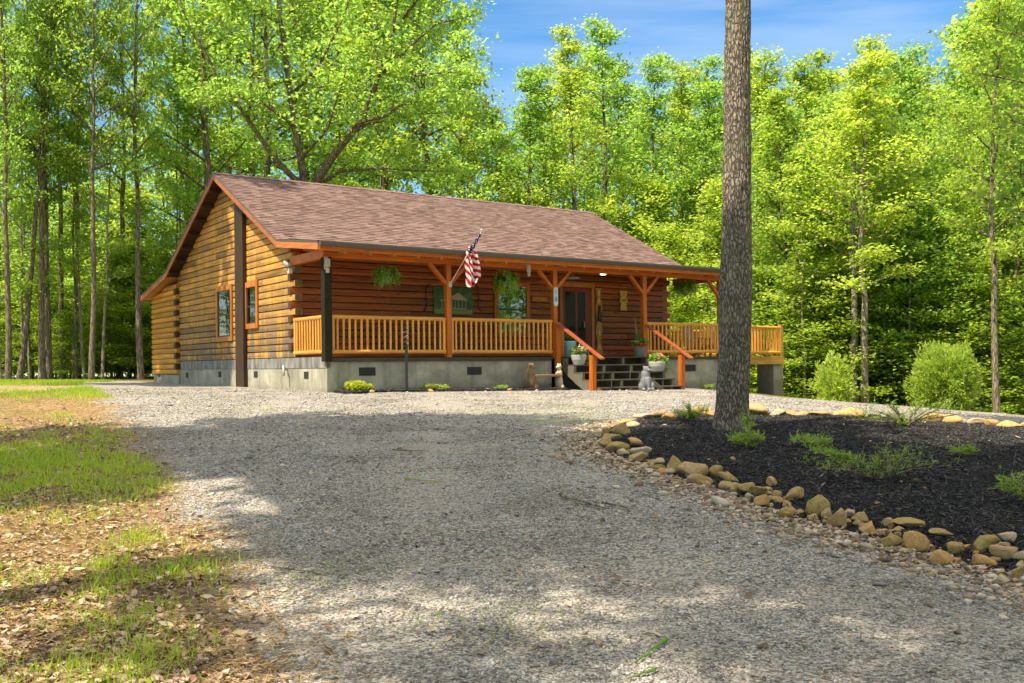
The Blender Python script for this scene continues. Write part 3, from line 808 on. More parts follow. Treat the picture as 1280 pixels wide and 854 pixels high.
# closed slab made of four convex slabs joined end to end
for k in range(4):
    (a, za), (c, zc) = up[k], up[k+1]
    (b if k in (0, 3) else b2).prism([(a, za), (c, zc), (c, zc-TH+.012), (a, za-TH+.012)], TL, TR)
roof = b.build('roof', M['soffit']); b2.build('roof_deck', M['chase'], roof)
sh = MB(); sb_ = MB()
def shingle_rows(A, B, flip):
    (a, za), (c, zc) = A, B
    L = math.hypot(c-a, zc-za); d = ((c-a)/L, (zc-za)/L); nrm = (-d[1], d[0]) if not flip else (d[1], -d[0])
    if nrm[1] < 0: nrm = (-nrm[0], -nrm[1])
    rows = int(L/.138)+1; e = L/rows
    for r in range(rows):
        x = TL-.03-random.uniform(0, .2)
        while x < TR+.03:
            w = random.choice([.17, .2, .22, .25, .28, .33]); x0 = max(x, TL-.03); x1 = min(x+w, TR+.03); x += w
            if x1 <= x0+.01: continue
            h = random.choice([.006, .007, .013])+random.uniform(0, .002); u0 = r*e-(.02 if r == 0 else .0); u1 = (r+1)*e+.01
            p = lambda u, hh: (a+d[0]*u+nrm[0]*hh, za+d[1]*u+nrm[1]*hh)
            A0, A1, A2 = p(u0, h+.006), p(u1, .002), p(u0, -.008)
            sh.add([(x0, A2[0], A2[1]+ZO), (x1, A2[0], A2[1]+ZO), (x1, A0[0], A0[1]+ZO), (x0, A0[0], A0[1]+ZO), (x1, A1[0], A1[1]+ZO), (x0, A1[0], A1[1]+ZO)],
                   [(0, 1, 2, 3), (3, 2, 4, 5)])
            if random.random() < .5:  # dark strips: printed band plus the shade under raised tabs, put into colour
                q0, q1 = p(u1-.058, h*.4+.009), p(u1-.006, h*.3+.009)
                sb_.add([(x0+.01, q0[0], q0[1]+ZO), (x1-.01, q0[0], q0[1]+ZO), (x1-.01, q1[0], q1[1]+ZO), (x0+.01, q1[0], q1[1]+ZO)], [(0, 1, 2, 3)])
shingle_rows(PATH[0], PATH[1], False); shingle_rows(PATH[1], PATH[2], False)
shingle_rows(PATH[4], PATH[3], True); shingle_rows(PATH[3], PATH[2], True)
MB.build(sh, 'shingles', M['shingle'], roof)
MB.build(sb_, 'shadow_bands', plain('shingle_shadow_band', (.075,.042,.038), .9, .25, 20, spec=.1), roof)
rc = H()
k = TL-.02
while k < TR:
    w = .28
    for sg in (-1, 1):
        m = .506 if sg < 0 else .49
        h = random.uniform(.016, .024)
        rc.add([(k, RIDGE[0], RIDGE[1]+h+.012), (k+w, RIDGE[0], RIDGE[1]+h), (k+w, RIDGE[0]+sg*.15, RIDGE[1]-.15*m+h), (k, RIDGE[0]+sg*.15, RIDGE[1]-.15*m+h+.012)], [(0, 1, 2, 3)])
    k += w-.02
rc.build('ridge_cap', M['shingle'], roof)
for (ta, tb) in ((TL-.035, TL-.002), (TR+.002, TR+.035)):
    f = H(); dd = H(); ff = H()
    for k in range(4):
        (a, za), (c, zc) = PATH[k], PATH[k+1]
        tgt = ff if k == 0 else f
        tgt.prism([(a, za-.035), (c, zc-.035), (c, zc-.20), (a, za-.20)], ta, tb)
        dd.prism([(a, za+.004), (c, zc+.004), (c, zc-.034), (a, za-.034)], ta-.012, tb)
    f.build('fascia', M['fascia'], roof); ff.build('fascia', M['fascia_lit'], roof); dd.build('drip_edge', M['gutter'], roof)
f = H(); f.box(TL, TR, -.485, -.463, 2.70, 2.885); f.build('fascia', M['beam'], roof)
f = H(); f.box(TL, TR, 14.953, 14.975, 2.46, 2.62); f.build('fascia', M['fascia'], roof)
gt = H()
gt.prism([(-.49, 2.90), (-.60, 2.90), (-.60, 2.86), (-.575, 2.80), (-.49, 2.80)], TL-.02, TR+.02)
gt.build('gutter', M['gutter'], roof, bevel=.006)
gt = H(); gt.prism([(14.98, 2.60), (15.08, 2.60), (15.08, 2.50), (14.98, 2.50)], TL, TR); gt.build('gutter', M['gutter'], roof)
# exposed outlookers under the gable rake
for k in range(14):
    s = 2.4+k*.7
    if abs(s-RIDGE[0]) < .3: continue
    zu = roof_u(s)-TH
    H().box(TL+.01, -.03, s-.035, s+.035, zu-.13, zu-.045).build('outlooker', M['chase'], roof)
# porch rafters
for k in range(21):
    t = .3+k*.65
    H().beam((t, -.44, roof_u(-.44)-TH-.055), (t, 2.0, roof_u(2.0)-TH-.055), .05, .10).build('rafter', M['soffit'], roof)
# ---- porch
porch = H().box(.01, 13.25, -.02, WF-.005, FLOOR-.035, FLOOR).build('porch_floor', M['floor'])
H().box(-.01, 6.62, -.045, -.022, CT+.003, FLOOR-.002).build('porch_rim', M['rim_dark']); H().box(10.15, 13.3, -.045, -.022, CT+.003, FLOOR-.002).build('porch_rim', M['rim_dark'])
bm_ = H(); bm_.box(-.10, 13.45, -.08, .08, 2.60, 2.80); bm_.build('porch_beam', M['beam'], bevel=.008)
bm_ = H(); bm_.box(-.07, .07, .085, WF-.01, 2.58, 2.80); bm_.build('porch_beam', M['beam'], bevel=.008)
bm_ = H(); bm_.box(13.18, 13.32, .085, WF-.01, 2.58, 2.80); bm_.build('porch_beam', M['beam'], bevel=.008)
TP = [0, 3.33, 6.73, 10.04, 13.25]
for k, t in enumerate(TP):
    w = .095 if k == 0 else .07
    zb = -.62 if k == 2 else (CT+.004 if k == 0 else FLOOR+.002)
    p = H(); p.box(t-w, t+w, -w-(.0 if k else .02), w, FLOOR if k else CT+.004, 2.598)
    o = p.build('porch_post', M['greenpost'] if k == 0 else M['post'], bevel=.008)
    if k == 0: o['label'] = 'dark green corner post of the porch'
    if k == 0:
        H().box(-.10, .0, -.125, -.118, 2.30, 2.60).build('post_bracket', M['cream'], o)
    else:
        for sg in (-1, 1):
            if k == 4 and sg > 0: pass
            p = H(); p.beam((t+sg*.05, 0, 2.10), (t+sg*.56, 0, 2.62), .09, .11, up=(0, 1, 0)); p.build('knee_brace', M['beam'], bevel=.006)
b = H(); b.box(6.66, 6.80, -.19, -.085, -.66, 1.18); b.build('stair_post', M['post'], bevel=.006)
b = H(); b.box(6.86, 6.98, -.11, .02, FLOOR, 1.05); b.build('stair_post', M['post'], bevel=.006)
# ---- railings
def railing(t0, t1, s0, s1, zt=1.21, zb=.385, sp=.152):
    A, B = Vector((t0, s0, 0)), Vector((t1, s1, 0)); L = (B-A).length; ax = abs(t1-t0) > abs(s1-s0)
    mt = M['railx'] if ax else M['raily']
    d = (B-A).normalized()
    r = empty('railing', (0, 0, 0)); r.parent = cabin
    def rail(z, rad):
        pts = [A+d*(L*k/8)+Vector((0, 0, z+random.uniform(-.004, .004))) for k in range(9)]
        return H().tube(pts, rad, 12).build('rail_log', mt, r, smooth=False)
    rail(zt, .048); rail(zb, .048)
    for a in (A+d*.04, B-d*.04):
        H().tube([a+Vector((0, 0, zb-.05)), a+Vector((0, 0, zt))], .04, 10).build('end_baluster', M['railz'], r)
    n = max(2, int(L/sp))
    for k in range(1, n):
        p = A+d*(L*k/n)
        rr = random.uniform(.026, .031)
        H().tube([p+Vector((0, 0, zb+.03)), p+Vector((0, 0, (zb+zt)/2)), p+Vector((0, 0, zt-.02))], rr, 8).build('baluster', M['railz'], r)
    return r
railing(.12, 3.25, 0, 0); railing(3.41, 6.64, 0, 0); railing(10.14, 13.16, 0, 0)
railing(0, 0, .12, WF-.12)
# side deck beyond the porch
tde, _ = at_s(977, 440, 0); print('deck end t', tde)
H().box(13.32, tde, -.02, 3.4, FLOOR-.06, FLOOR-.02).build('side_deck', M['floor'])
H().box(13.3, tde+.04, -.07, -.022, -.02, FLOOR-.01).build('deck_rim', M['deckrim'], bevel=.006)
H().box(tde, tde+.04, -.02, 3.4, -.02, FLOOR-.01).build('deck_rim', M['deckrim'], bevel=.006)
railing(13.36, tde-.1, 0, 0, 1.17, .36); railing(tde-.03, tde-.03, .1, 3.3, 1.17, .36, .12); railing(13.4, tde-.1, 3.35, 3.35, 1.17, .36)
b = H(); b.box(tde-.10, tde+.02, -.06, .06, FLOOR, 1.27); b.build('deck_post', M['deckrim'], bevel=.006)
pa, _ = at_s(967, 470, .05); pb, _ = at_s(979, 470, .05)
b = H(); b.box(pa, pb, .05, .75, -1.6, -.025); b.build('deck_pier', M['concrete'], bevel=.01)
b = H(); b.box(13.35, 13.65, .05, .55, -1.6, -.025); b.build('deck_pier', M['concrete'], bevel=.01)
# ---- stairs
nl, _ = at_s(741, 460, -1.55); nr, _ = at_s(852, 460, -1.55); print('newels', nl, nr)
TZ = [.02, -.185, -.385, -.585]; RUN = .36
tre = H()
tre.box(6.99, 9.97, -.34, -.046, .205, FLOOR-.003)
for k, z in enumerate(TZ):
    s1 = -.33-k*RUN
    t_ = H(); t_.box(nl+.08, nr-.08, s1-.33, s1+.02, z-.035, z); t_.build('stair_tread', M['tread'], bevel=.004)
tre.build('stair_tread', M['tread'], bevel=.004)
for t in [nl+.12, nl+1.15, nl+2.15, nr-.16]:
    pts = [(-.05, -.85), (-.05, .2), (-.30, .2)]
    for k, z in enumerate(TZ):
        s1 = -.33-k*RUN
        pts += [(s1+.01, z-.037), (s1-.31, z-.037)]
    pts += [(-.33-4*RUN+.04, -.85)]
    st = H()
    # closed saw-tooth stringer made of upright slices so that every piece is convex
    lev = [.2]+[z-.037 for z in TZ]; ss = [-.05, -.32]+[-.33-(k+1)*RUN+.03 for k in range(4)]
    for k in range(5):
        st.prism([(ss[k], lev[k]), (ss[k+1]+.0, lev[k]), (ss[k+1], max(-.85, lev[k]-.42)), (ss[k], max(-.85, lev[k]-.42+.19))], t-.045, t+.045)
    st.build('stair_stringer', M['stringer'])
H().box(6.99, 9.97, -.04, .02, -.9, FLOOR-.04).build('stair_backing', M['rim_dark'])
def hand(t, tn, name='handrail'):
    _, zt = at_s(741, 441, -1.55); zt = .25
    pb = H(); pb.box(tn-.07, tn+.07, -1.62, -1.48, -.8, zt+.01); pb.build('newel_post', M['post'], bevel=.008)
    top = Vector((t, -.12, 1.16)); bot = Vector((tn, -1.95, -.02+zt-.07))
    h = H(); h.beam(top, bot, .15, .045); o = h.build('handrail', M['handrail'], bevel=.008)
hand(6.75, nl); hand(10.04, nr)
# ---- front wall openings
def window_front(t0, t1, zb, zt, w=.13):
    y = WF
    f = H(); f.box(t0, t0+w, y-.06, y+.01, zb, zt); f.box(t1-w, t1, y-.06, y+.01, zb, zt)
    f.box(t0+w, t1-w, y-.063, y+.01, zt-w, zt); f.box(t0+w, t1-w, y-.063, y+.01, zb, zb+w)
    fr = f.build('window', M['trimz'], bevel=.006)
    H().box(t0+w, t1-w, y-.012, y-.010, zb+w, zt-w).build('dark_interior', M['black'], fr)
    H().box(t0+w, t1-w, y-.030, y-.028, zb+w, zt-w).build('pane', M['glass'], fr)
    s_ = H(); zm = (zb+zt)/2; s_.box(t0+w, t1-w, y-.045, y-.031, zm-.025, zm+.025); s_.build('sash', M['iron'], fr)
ta, zt = at_s(617, 352, WF); tb, _ = at_s(661, 352, WF); print('win', ta, tb, zt)
window_front(ta, tb, .85, zt)
da, zd = at_s(698, 352, WF); db, _ = at_s(741, 352, WF); print('door', da, db, zd)
f = H(); y = WF; w = .11; zt = FLOOR+2.14
f.box(da, da+w, y-.07, y+.01, FLOOR, zt); f.box(db-w, db, y-.07, y+.01, FLOOR, zt); f.box(da, db, y-.073, y+.01, zt+.002, zt+.14)
fr = f.build('door', M['trimz'], bevel=.006)
d = H(); d.box(da+w, db-w, y-.018, y-.010, FLOOR+.01, zt); d.build('door_leaf', M['doorred'], fr)
d = H()
a, c = da+w+.02, db-w-.02; wd = .09
for q in (a, a+(c-a)*.44, c-.22): d.box(q, q+(wd if q != c-.22 else .22), y-.04, y-.02, FLOOR+.03, zt-.02)
d.box(a, c, y-.043, y-.02, FLOOR+.02, FLOOR+.25); d.box(a, c, y-.043, y-.02, zt-.14, zt-.02)
d.build('storm_door', M['doorred'], fr)
H().box(a+.05, c-.2, y-.028, y-.026, FLOOR+.2, zt-.1).build('door_glass', M['doorglass'], fr)
d = H(); d.tube([(c-.28, y-.05, 1.15), (c-.28, y-.08, 1.17), (c-.28, y-.08, 1.33), (c-.28, y-.05, 1.35)], .012, 8); d.build('door_handle', M['cream'], fr)
# white pipe at the corner, service lamp
b = H(); s_, z_ = at_t(357, 462, -.06)
b.tube([(-.02, s_, z_-.02), (-.10, s_, z_+.05), (-.14, s_-.05, z_+.08), (-.16, s_-.12, z_+.03), (-.16, s_-.13, z_-.16)], .03, 8)
b.build('drain_pipe', M['white'], smooth=True)
b = H(); s_, z_ = at_t(361, 331, -.12)
b.box(-.14, -.05, s_-.06, s_+.06, z_-.22, z_-.10); b.tube([(-.04, s_, z_+.02), (-.14, s_, z_), (-.22, s_+.08, z_+.05)], [.04, .06, .07], 10)
b.build('security_lamp', M['white'])
# ================================================================== THINGS ON AND AROUND THE PORCH
def Wt(t, s, z): return W(t, s, z)
def curve_pts(a, b, sag, n=6):
    a, b = Vector(a), Vector(b)
    return [a.lerp(b, k/n)+Vector((0, 0, -sag*4*(k/n)*(1-k/n))) for k in range(n+1)]
def fern(name, loc, rad, drop, label, parts=True, seed=0, cat='fern', group='hanging ferns along the porch'):
    rnd = random.Random(seed)
    r = empty(name, loc, YAW, label, cat, group)
    MB().lathe([(.09, -.08), (.13, .02), (.14, .07), (.12, .08)], 14, (0, 0, 0)).build('basket', M['darkpot'], r)
    h = MB()
    for k in range(3):
        a = k*2.1; h.tube([(.13*math.cos(a), .13*math.sin(a), .07), (0, 0, .55)], .004, 5)
    h.build('hanger', M['iron'], r)
    f = MB()
    for k in range(190):
        a = rnd.uniform(0, 6.28); L = rad*rnd.uniform(.6, 1.1); up = rnd.uniform(.15, .95)*rad
        dn = rnd.uniform(.15, 1.0)*drop*math.sqrt(max(.08, 1.25-(L/rad)**2)); up *= rnd.uniform(.4, 1)
        pr = None
        nseg = 9
        pts = []
        for i in range(nseg+1):
            u = i/nseg
            rr = L*(1-(1-u)**1.8); z = .07+up*math.sin(u*math.pi*.8)-dn*u**2.0
            pts.append(Vector((rr*math.cos(a), rr*math.sin(a), z)))
        sd = Vector((-math.sin(a), math.cos(a), 0))
        for i in range(nseg):
            w = .024*math.sin(math.pi*min(1, (i+.8)/(nseg+.3)))+.008
            for sg in (-1, 1):
                p, q = pts[i], pts[i+1]
                m = (p+q)/2+sd*sg*w*1.6+Vector((0, 0, rnd.uniform(-.012, .006)))
                f.add([p, p.lerp(q, .75), m+(q-p)*.3, m], [(0, 1, 2, 3)])
    f.build('fronds', M['fern'], r)
    return r
t, z = at_s(483, 352, .35); fern('hanging_fern', Wt(t, .35, z+.02), .40, .42, 'full green fern hanging left of the framed cabin picture, first bay of the porch', seed=1)
t, z = at_s(633, 357, .35); fern('hanging_fern', Wt(t, .35, z+.02), .38, .62, 'hanging fern in front of the porch window, between the flag and the blue sign', seed=2)
t, z = at_s(857, 368, .35); fern('hanging_fern', Wt(t, .35, z+.06), .42, .30, 'dark hanging fern at the right end corner of the log wall', seed=3)
# --- framed picture (generic cabin among trees) with two iron brackets beside it
def on_wall(px, py, off=0): t, z = at_s(px, py, WF-off); return t, z
ta, zt = on_wall(541, 358); tb, zb = on_wall(590, 394); zb = min(zb, zt-.7)
pic = empty('picture', Wt((ta+tb)/2, WF-.03, zb), YAW, 'large green picture of a small gabled house, hung on the porch wall', 'picture')
w2 = (tb-ta)/2; hh = zt-zb
MB().box(-w2, w2, -.012, .02, 0, hh).build('canvas', None, pic)
def paint_mat():
    m, nt, out = new_mat('painted_woods'); v = coords(nt)
    n = noise(nt, v, 5, 5, .7); n2 = noise(nt, coords(nt, 'Object', (2, 2, 9)), 2, 3)
    c = ramp(nt, n, [(.35, (.008,.035,.012)), (.55, (.03,.12,.03)), (.7, (.10,.24,.06))])
    bsdf(nt, out, c, .35, spec=.5); return m
pic.children[0].data.materials.clear(); pic.children[0].data.materials.append(paint_mat())
hp = MB(); hp.box(-w2+.02, w2-.02, -.015, -.013, .02, .14); hp.build('painted_lawn', plain('paint_lawn', (.20,.27,.08), .5, .4, 12), pic)
hp = MB(); hp.prism([(-.12, hh*.62), (.16, hh*.80), (.48, hh*.52), (.0, hh*.54)], -.018, -.0135, 'y'); hp.prism([(-.44, hh*.50), (-.12, hh*.62), (-.10, hh*.57), (-.42, hh*.47)], -.018, -.0135, 'y'); hp.build('painted_roof', plain('paint_roof', (.44,.38,.24), .5, .3, 14), pic)
hp = MB()
for x in (-.38, -.28, -.05, .05, .17, .29, .40): hp.box(x-.008, x+.008, -.018, -.014, .17, hh*.5)
hp.box(-.42, .44, -.018, -.0145, .155, .175); hp.build('painted_porch', plain('paint_porch', (.40,.38,.28), .5, .3, 14), pic)
for px, tag_ in ((533, 'left'), (597, 'right')):
    t, zc = on_wall(px, 374)
    r = empty('iron_bracket', Wt(t, WF-.03, zc), YAW, 'curved black iron bracket on the wall just %s of the green picture' % tag_, 'bracket', 'iron brackets beside the picture')
    sg = -1 if tag_ == 'left' else 1
    MB().tube([(.10*sg*-1, 0, .42), (0, 0, .34), (.03*sg, 0, .1), (.0, 0, -.12), (.05*sg, 0, -.28), (.12*sg, 0, -.36)], .014, 6).build('scroll', M['iron'], r)
    MB().tube([(-.0*sg, -.01, -.02), (.10*sg, -.01, -.02)], .012, 6).build('crossbar', M['iron'], r)
# --- little wooden name board, strokes only
t0, z0_ = on_wall(664, 374); t1, _ = on_wall(684, 374)
r = empty('wooden_board_sign', Wt((t0+t1)/2, WF-.03, z0_-.07), YAW, 'narrow brown wooden name board on the wall right of the porch window', 'sign')
L = (t1-t0)/2; MB().box(-L, L, -.015, .02, 0, .15).build('board', M['beam'], r, bevel=.004)
mk = MB(); rnd = random.Random(5)
for k in range(7):
    x = -L+.06+k*(2*L-.12)/7; mk.box(x, x+.014, -.021, -.016, .035, .115); mk.box(x, x+.045, -.021, -.016, rnd.choice([.035, .07, .103]), rnd.choice([.035, .07, .103])+.012)
mk.build('raised_strokes', M['plaque'], r)
# --- blue sign on the third post
t, z = at_s(694.5, 371, -.09)
r = empty('post_sign', Wt(t, -.085, z-.27), YAW, 'pale blue round-ended sign with a dark square, fixed to the post left of the stairs', 'sign')
pts = [(.075*math.cos(a), .46+.075*math.sin(a)) for a in np.linspace(0, math.pi, 9)]+[(-.075, .08)]+[(.075*math.cos(a), .075+.075*math.sin(a)) for a in np.linspace(math.pi, 2*math.pi, 9)]
MB().prism(pts, -.02, .0, 'y').build('board', M['white'], r)
MB().prism([(x*.82, .27+(y-.27)*.93) for x, y in pts], -.024, -.0205, 'y').build('blue_field', M['signteal'], r)
k = MB()
for a, b, c, d in ((-.035, .035, .43, .442), (-.035, .035, .36, .372), (-.035, -.023, .36, .442), (.023, .035, .36, .442)): k.box(a, b, -.028, -.0245, c, d)
k.build('square_mark', M['blueink'], r)
MB().prism([(-.03, .16), (.03, .12), (.035, .2), (.012, .26), (.0, .31), (-.02, .25), (-.035, .2)], -.028, -.0245, 'y').build('bird_mark', M['blueink'], r)
# --- carved totem board right of the door
t, _ = on_wall(746, 390)
r = empty('carved_board', Wt(t+.03, WF-.03, FLOOR), YAW, 'tall carved cedar board standing right of the front door', 'carving')
pts = []
for k in range(25):
    z = k/24*2.15; pts.append((.10+.035*math.sin(z*9), z))
pts2 = [(-.10-.035*math.sin(z*9+.7), z) for x, z in pts[::-1]]
MB().prism(pts+pts2, -.04, .02, 'y').build('board', M['carved'], r)
k = MB()
for z in (.3, .75, 1.75, 2.0): MB().prism([(-.05, z), (0, z+.11), (.05, z), (0, z-.11)], -.055, -.041, 'y').build('carved_lozenge', M['plaque'], r)
blob('carved_bear', [((0, -.07, 1.35), (.07, .05, .17)), ((0, -.08, 1.55), (.055, .05, .06)), ((.04, -.08, 1.2), (.04, .04, .1)), ((-.04, -.08, 1.2), (.04, .04, .1))], .012, M['iron'], r)
t, _ = on_wall(700, 390)
# --- carved plaque right of the door
t, zt = on_wall(778, 363.5); _, zb = on_wall(778, 388)
r = empty('carved_plaque', Wt(t, WF-.03, zb), YAW, 'yellow pine plaque shaped like a bear head, on the wall right of the door', 'plaque')
hh = zt-zb
def ell(cx, cz, rx, rz, n=20): return [(cx+rx*math.cos(a), cz+rz*math.sin(a)) for a in np.linspace(0, 2*math.pi, n, endpoint=False)]
MB().prism(ell(0, hh*.50, .17, .12), -.035, -.005, 'y').build('oval', M['plaque'], r, bevel=.004)
k = MB(); k.prism(ell(0, hh*.80, .13, .11), -.030, .0, 'y'); k.prism(ell(-.11, hh*.92, .05, .05), -.028, .0, 'y'); k.prism(ell(.11, hh*.92, .05, .05), -.028, .0, 'y'); k.build('bear_head', M['plaque'], r)
k = MB(); k.box(-.12, .12, -.028, .0, 0, hh*.32); k.prism(ell(-.09, .03, .06, .04), -.033, -.0285, 'y'); k.prism(ell(.09, .03, .06, .04), -.033, -.0285, 'y'); k.build('paws', M['plaque'], r)
k = MB()
for i in range(6): x = -.12+i*.042; k.box(x, x+.012, -.041, -.036, hh*.44, hh*.56); k.box(x, x+.03, -.041, -.036, hh*(.44+.05*(i % 3)), hh*(.44+.05*(i % 3))+.012)
for x in (-.045, .045): k.box(x-.014, x+.014, -.037, -.0305, hh*.82, hh*.82+.025)
k.box(-.03, .03, -.037, -.0305, hh*.72, hh*.75); k.build('burnt_marks', M['iron'], r)
# --- lamps and sensors
r = empty('recessed_lamp', Wt(at_s(754, 346, 1.2)[0], 1.2, 2.74), YAW, 'small round lit lamp set into the porch ceiling right of the door', 'lamp')
m, nt, out = new_mat('lit_lens'); e = N(nt, 'ShaderNodeEmission'); e.inputs[0].default_value = (1, .86, .66, 1); e.inputs[1].default_value = 6; nt.links.new(e.outputs[0], out.inputs[0])
MB().lathe([(.085, -.02), (.09, 0)], 20).build('lens', m, r); MB().lathe([(.11, .0), (.115, .02), (.10, .03)], 20).build('trim_ring', M['white'], r)
t, z = at_s(661, 334, -.12)
r = empty('porch_camera', Wt(t, -.12, 2.40), YAW, 'cream box camera mounted on the beam between the flag and the blue sign', 'camera')
MB().box(-.06, .06, -.02, .035, .10, .32).build('housing', M['cream'], r, bevel=.01); MB().lathe([(.035, 0), (.04, .02), (.04, .1)], 12, (0, .0, 0)).build('lens_tube', M['cream'], r)
r = empty('corner_camera', Wt(-.02, -.135, 2.22), YAW, 'cream box camera at the top of the dark green corner post', 'camera')
MB().box(-.06, .06, -.03, .015, .14, .34).build('housing', M['cream'], r, bevel=.01); MB().lathe([(.035, 0), (.045, .02), (.045, .12)], 12).build('lens_tube', M['cream'], r)
t, z = at_s(715, 347, 1.0)
r = empty('hanging_lantern', Wt(t, 1.0, 2.50), YAW, 'dull green hanging light under the porch ceiling before the door', 'lamp')
MB().lathe([(.02, .16), (.10, .10), (.22, .05), (.22, .03)], 16).build('shade', M['greybits'], r); MB().tube([(0, 0, .16), (0, 0, .26)], .01, 6).build('stem', M['iron'], r)

# --- flag
t0 = 3.33; zB = at_s(565, 355, -.1)[1]
base = Wt(t0+.02, -.09, zB)
tip_t, tip_z = at_s(602, 289, -1.15)
r = empty('flag', base, YAW, 'American flag on an angled pole fixed to the second porch post', 'flag')
tip = Vector((tip_t-t0-.02, -1.15+.09, tip_z-zB)); print('flag tip', tip)
MB().tube([(0, 0, 0), tip], .014, 8).build('pole', M['polewood'], r)
MB().lathe([(.015, 0), (.03, .02), (.02, .05), (.005, .06)], 10, tip).build('finial', M['white'], r)
MB().box(-.04, .04, -.02, .02, -.08, .06).build('bracket', M['white'], r)
# canton gathered round the top of the pole
def flag_mat():
    m, nt, out = new_mat('flag_stripes')
    at = nt.nodes.new('ShaderNodeAttribute'); at.attribute_name = 'stripe'
    s = mathn(nt, 'GREATER_THAN', mathn(nt, 'FRACT', at.outputs['Fac']), .5)
    c = mix(nt, s, (.50,.012,.025), (.80,.76,.72))
    p = bsdf(nt, out, c, .75, spec=.1); t = nt.nodes.new('ShaderNodeBsdfTranslucent'); nt.links.new(c, t.inputs[0])
    mx = nt.nodes.new('ShaderNodeMixShader'); mx.inputs[0].default_value = .3
    nt.links.new(p.outputs[0], mx.inputs[1]); nt.links.new(t.outputs[0], mx.inputs[2]); nt.links.new(mx.outputs[0], out.inputs[0]); return m
def star_mat():
    m, nt, out = new_mat('flag_canton')
    vo = N(nt, 'ShaderNodeTexVoronoi'); vo.inputs['Scale'].default_value = 24; vo.inputs['Randomness'].default_value = .25
    nt.links.new(coords(nt), vo.inputs['Vector'])
    c = ramp(nt, vo.outputs['Distance'], [(.27, (.75,.73,.72)), (.33, (.012,.014,.06))], 'LINEAR'); bsdf(nt, out, c, .75, spec=.1); return m
u0, u1 = .62, .97
cn = MB(); pts = []; rad = []
for k in range(15):
    u = u0+(u1-u0)*k/14; pts.append(tip*u+Vector((0, 0, -.02))); rad.append(.05*(1-.6*k/14)*(1+.25*math.sin(k*1.7))+.008)
cn.tube(pts, rad, 12).build('canton', star_mat(), r, smooth=True)
# stripes hanging from the gathered part
nu, nv = 36, 44
V = []; A = []
top0, top1 = tip*.42+Vector((0, 0, .02)), tip*.66+Vector((0, 0, .02))
Yc = W(t0, -.7, 0).y; mpp = Yc/F
for j in range(nv+1):
    v = j/nv
    for i in range(nu+1):
        u = i/nu
        wdt = np.interp(v, [0, .12, .5, .85, 1], [.12, .28, .40, .38, .18])
        cx = np.interp(v, [0, .4, .8, 1], [.0, .03, .09, .0])
        L = 1.03-.18*abs(u-.35)*1.2
        x = (top0.x+top1.x)/2+.12+cx+(u-.5)*wdt
        yy = (top0.y+top1.y)/2+.055*math.sin(u*11+v*2.2)*min(1, .3+v)+.03*math.sin(u*23+1)
        zz = top1.z+.06-v*L-(.10*abs(u-.45) if v > .9 else 0)
        V.append((x, yy, zz)); A.append((-u*.52*1.0+v*1.0)*5.2+.25*math.sin(u*6+v*3))
Q = [(j*(nu+1)+i, j*(nu+1)+i+1, (j+1)*(nu+1)+i+1, (j+1)*(nu+1)+i) for j in range(nv) for i in range(nu)]
me = np_mesh('stripes', np.array(V), np.array(Q)); a = me.attributes.new('stripe', 'FLOAT', 'POINT'); a.data.foreach_set('value', np.array(A, np.float32))
link('stripes', me, flag_mat(), r, True)

# --- potted plants
def leaves_ball(n, c, rad, size, rnd, f=None, flat=.0):
    f = f or MB(); c = Vector(c)
    for k in range(n):
        d = Vector((rnd.gauss(0, 1), rnd.gauss(0, 1), rnd.gauss(0, 1))).normalized()*rnd.uniform(.45, 1)
        p = c+Vector((d.x*rad[0], d.y*rad[1], d.z*rad[2]))
        a = Vector((rnd.gauss(0, 1), rnd.gauss(0, 1), rnd.gauss(0, .5))).normalized(); b = a.orthogonal().normalized()
        b = (b+a.cross(b)*rnd.uniform(-1, 1)).normalized(); s = size*rnd.uniform(.6, 1.3)
        f.add([p-a*s, p+b*s*.45, p+a*s, p-b*s*.45], [(0, 1, 2, 3)])
    return f
def pot(name, loc, prof, mat, label, foliage, cat='potted plant', group=None):
    r = empty(name, loc, YAW, label, cat, group)
    MB().lathe(prof, 24).build('pot', mat, r, smooth=False)
    top = prof[-1]; MB().lathe([(top[0]*.9, top[1]-.03), (top[0]*.9, top[1]-.015)], 20).build('soil', M['soil'], r)
    foliage(r, top[1]); return r
rnd = random.Random(3)
t, z = at_s(709, 446, .15)
def f1(r, h):
    f = MB()
    for k in range(70):
        a = rnd.uniform(0, 6.28); L = rnd.uniform(.15, .36); q = rnd.uniform(.2, 1.1)
        d = Vector((math.cos(a)*math.sin(q), math.sin(a)*math.sin(q), math.cos(q))); sd = Vector((-math.sin(a), math.cos(a), 0))*.03
        f.add([Vector((0, 0, h)), d*L*.5+Vector((0, 0, h+.03))+sd, d*L+Vector((0, 0, h-.03)), d*L*.5+Vector((0, 0, h+.03))-sd], [(0, 1, 2, 3)])
    f.build('foliage', M['fern'], r)
pot('potted_plant', Wt(t+.02, .10, FLOOR), [(.13, 0), (.20, .33), (.215, .42), (.20, .44)], M['teal'], 'green plant in a tall teal glazed pot on the porch beside the stairs', f1)
def f2(r, h):
    f = leaves_ball(240, (0, 0, h+.10), (.26, .24, .17), .05, rnd); leaves_ball(50, (.22, -.1, h-.12), (.07, .07, .2), .045, rnd, f); f.build('foliage', M['fern'], r)
    leaves_ball(50, (0, -.05, h+.16), (.24, .2, .13), .035, rnd).build('blossom', M['petalwhite'], r)
    leaves_ball(22, (0, -.1, h+.14), (.22, .16, .12), .035, rnd).build('blossom', M['pink'], r)
t, z = at_s(725, 460, -.55)
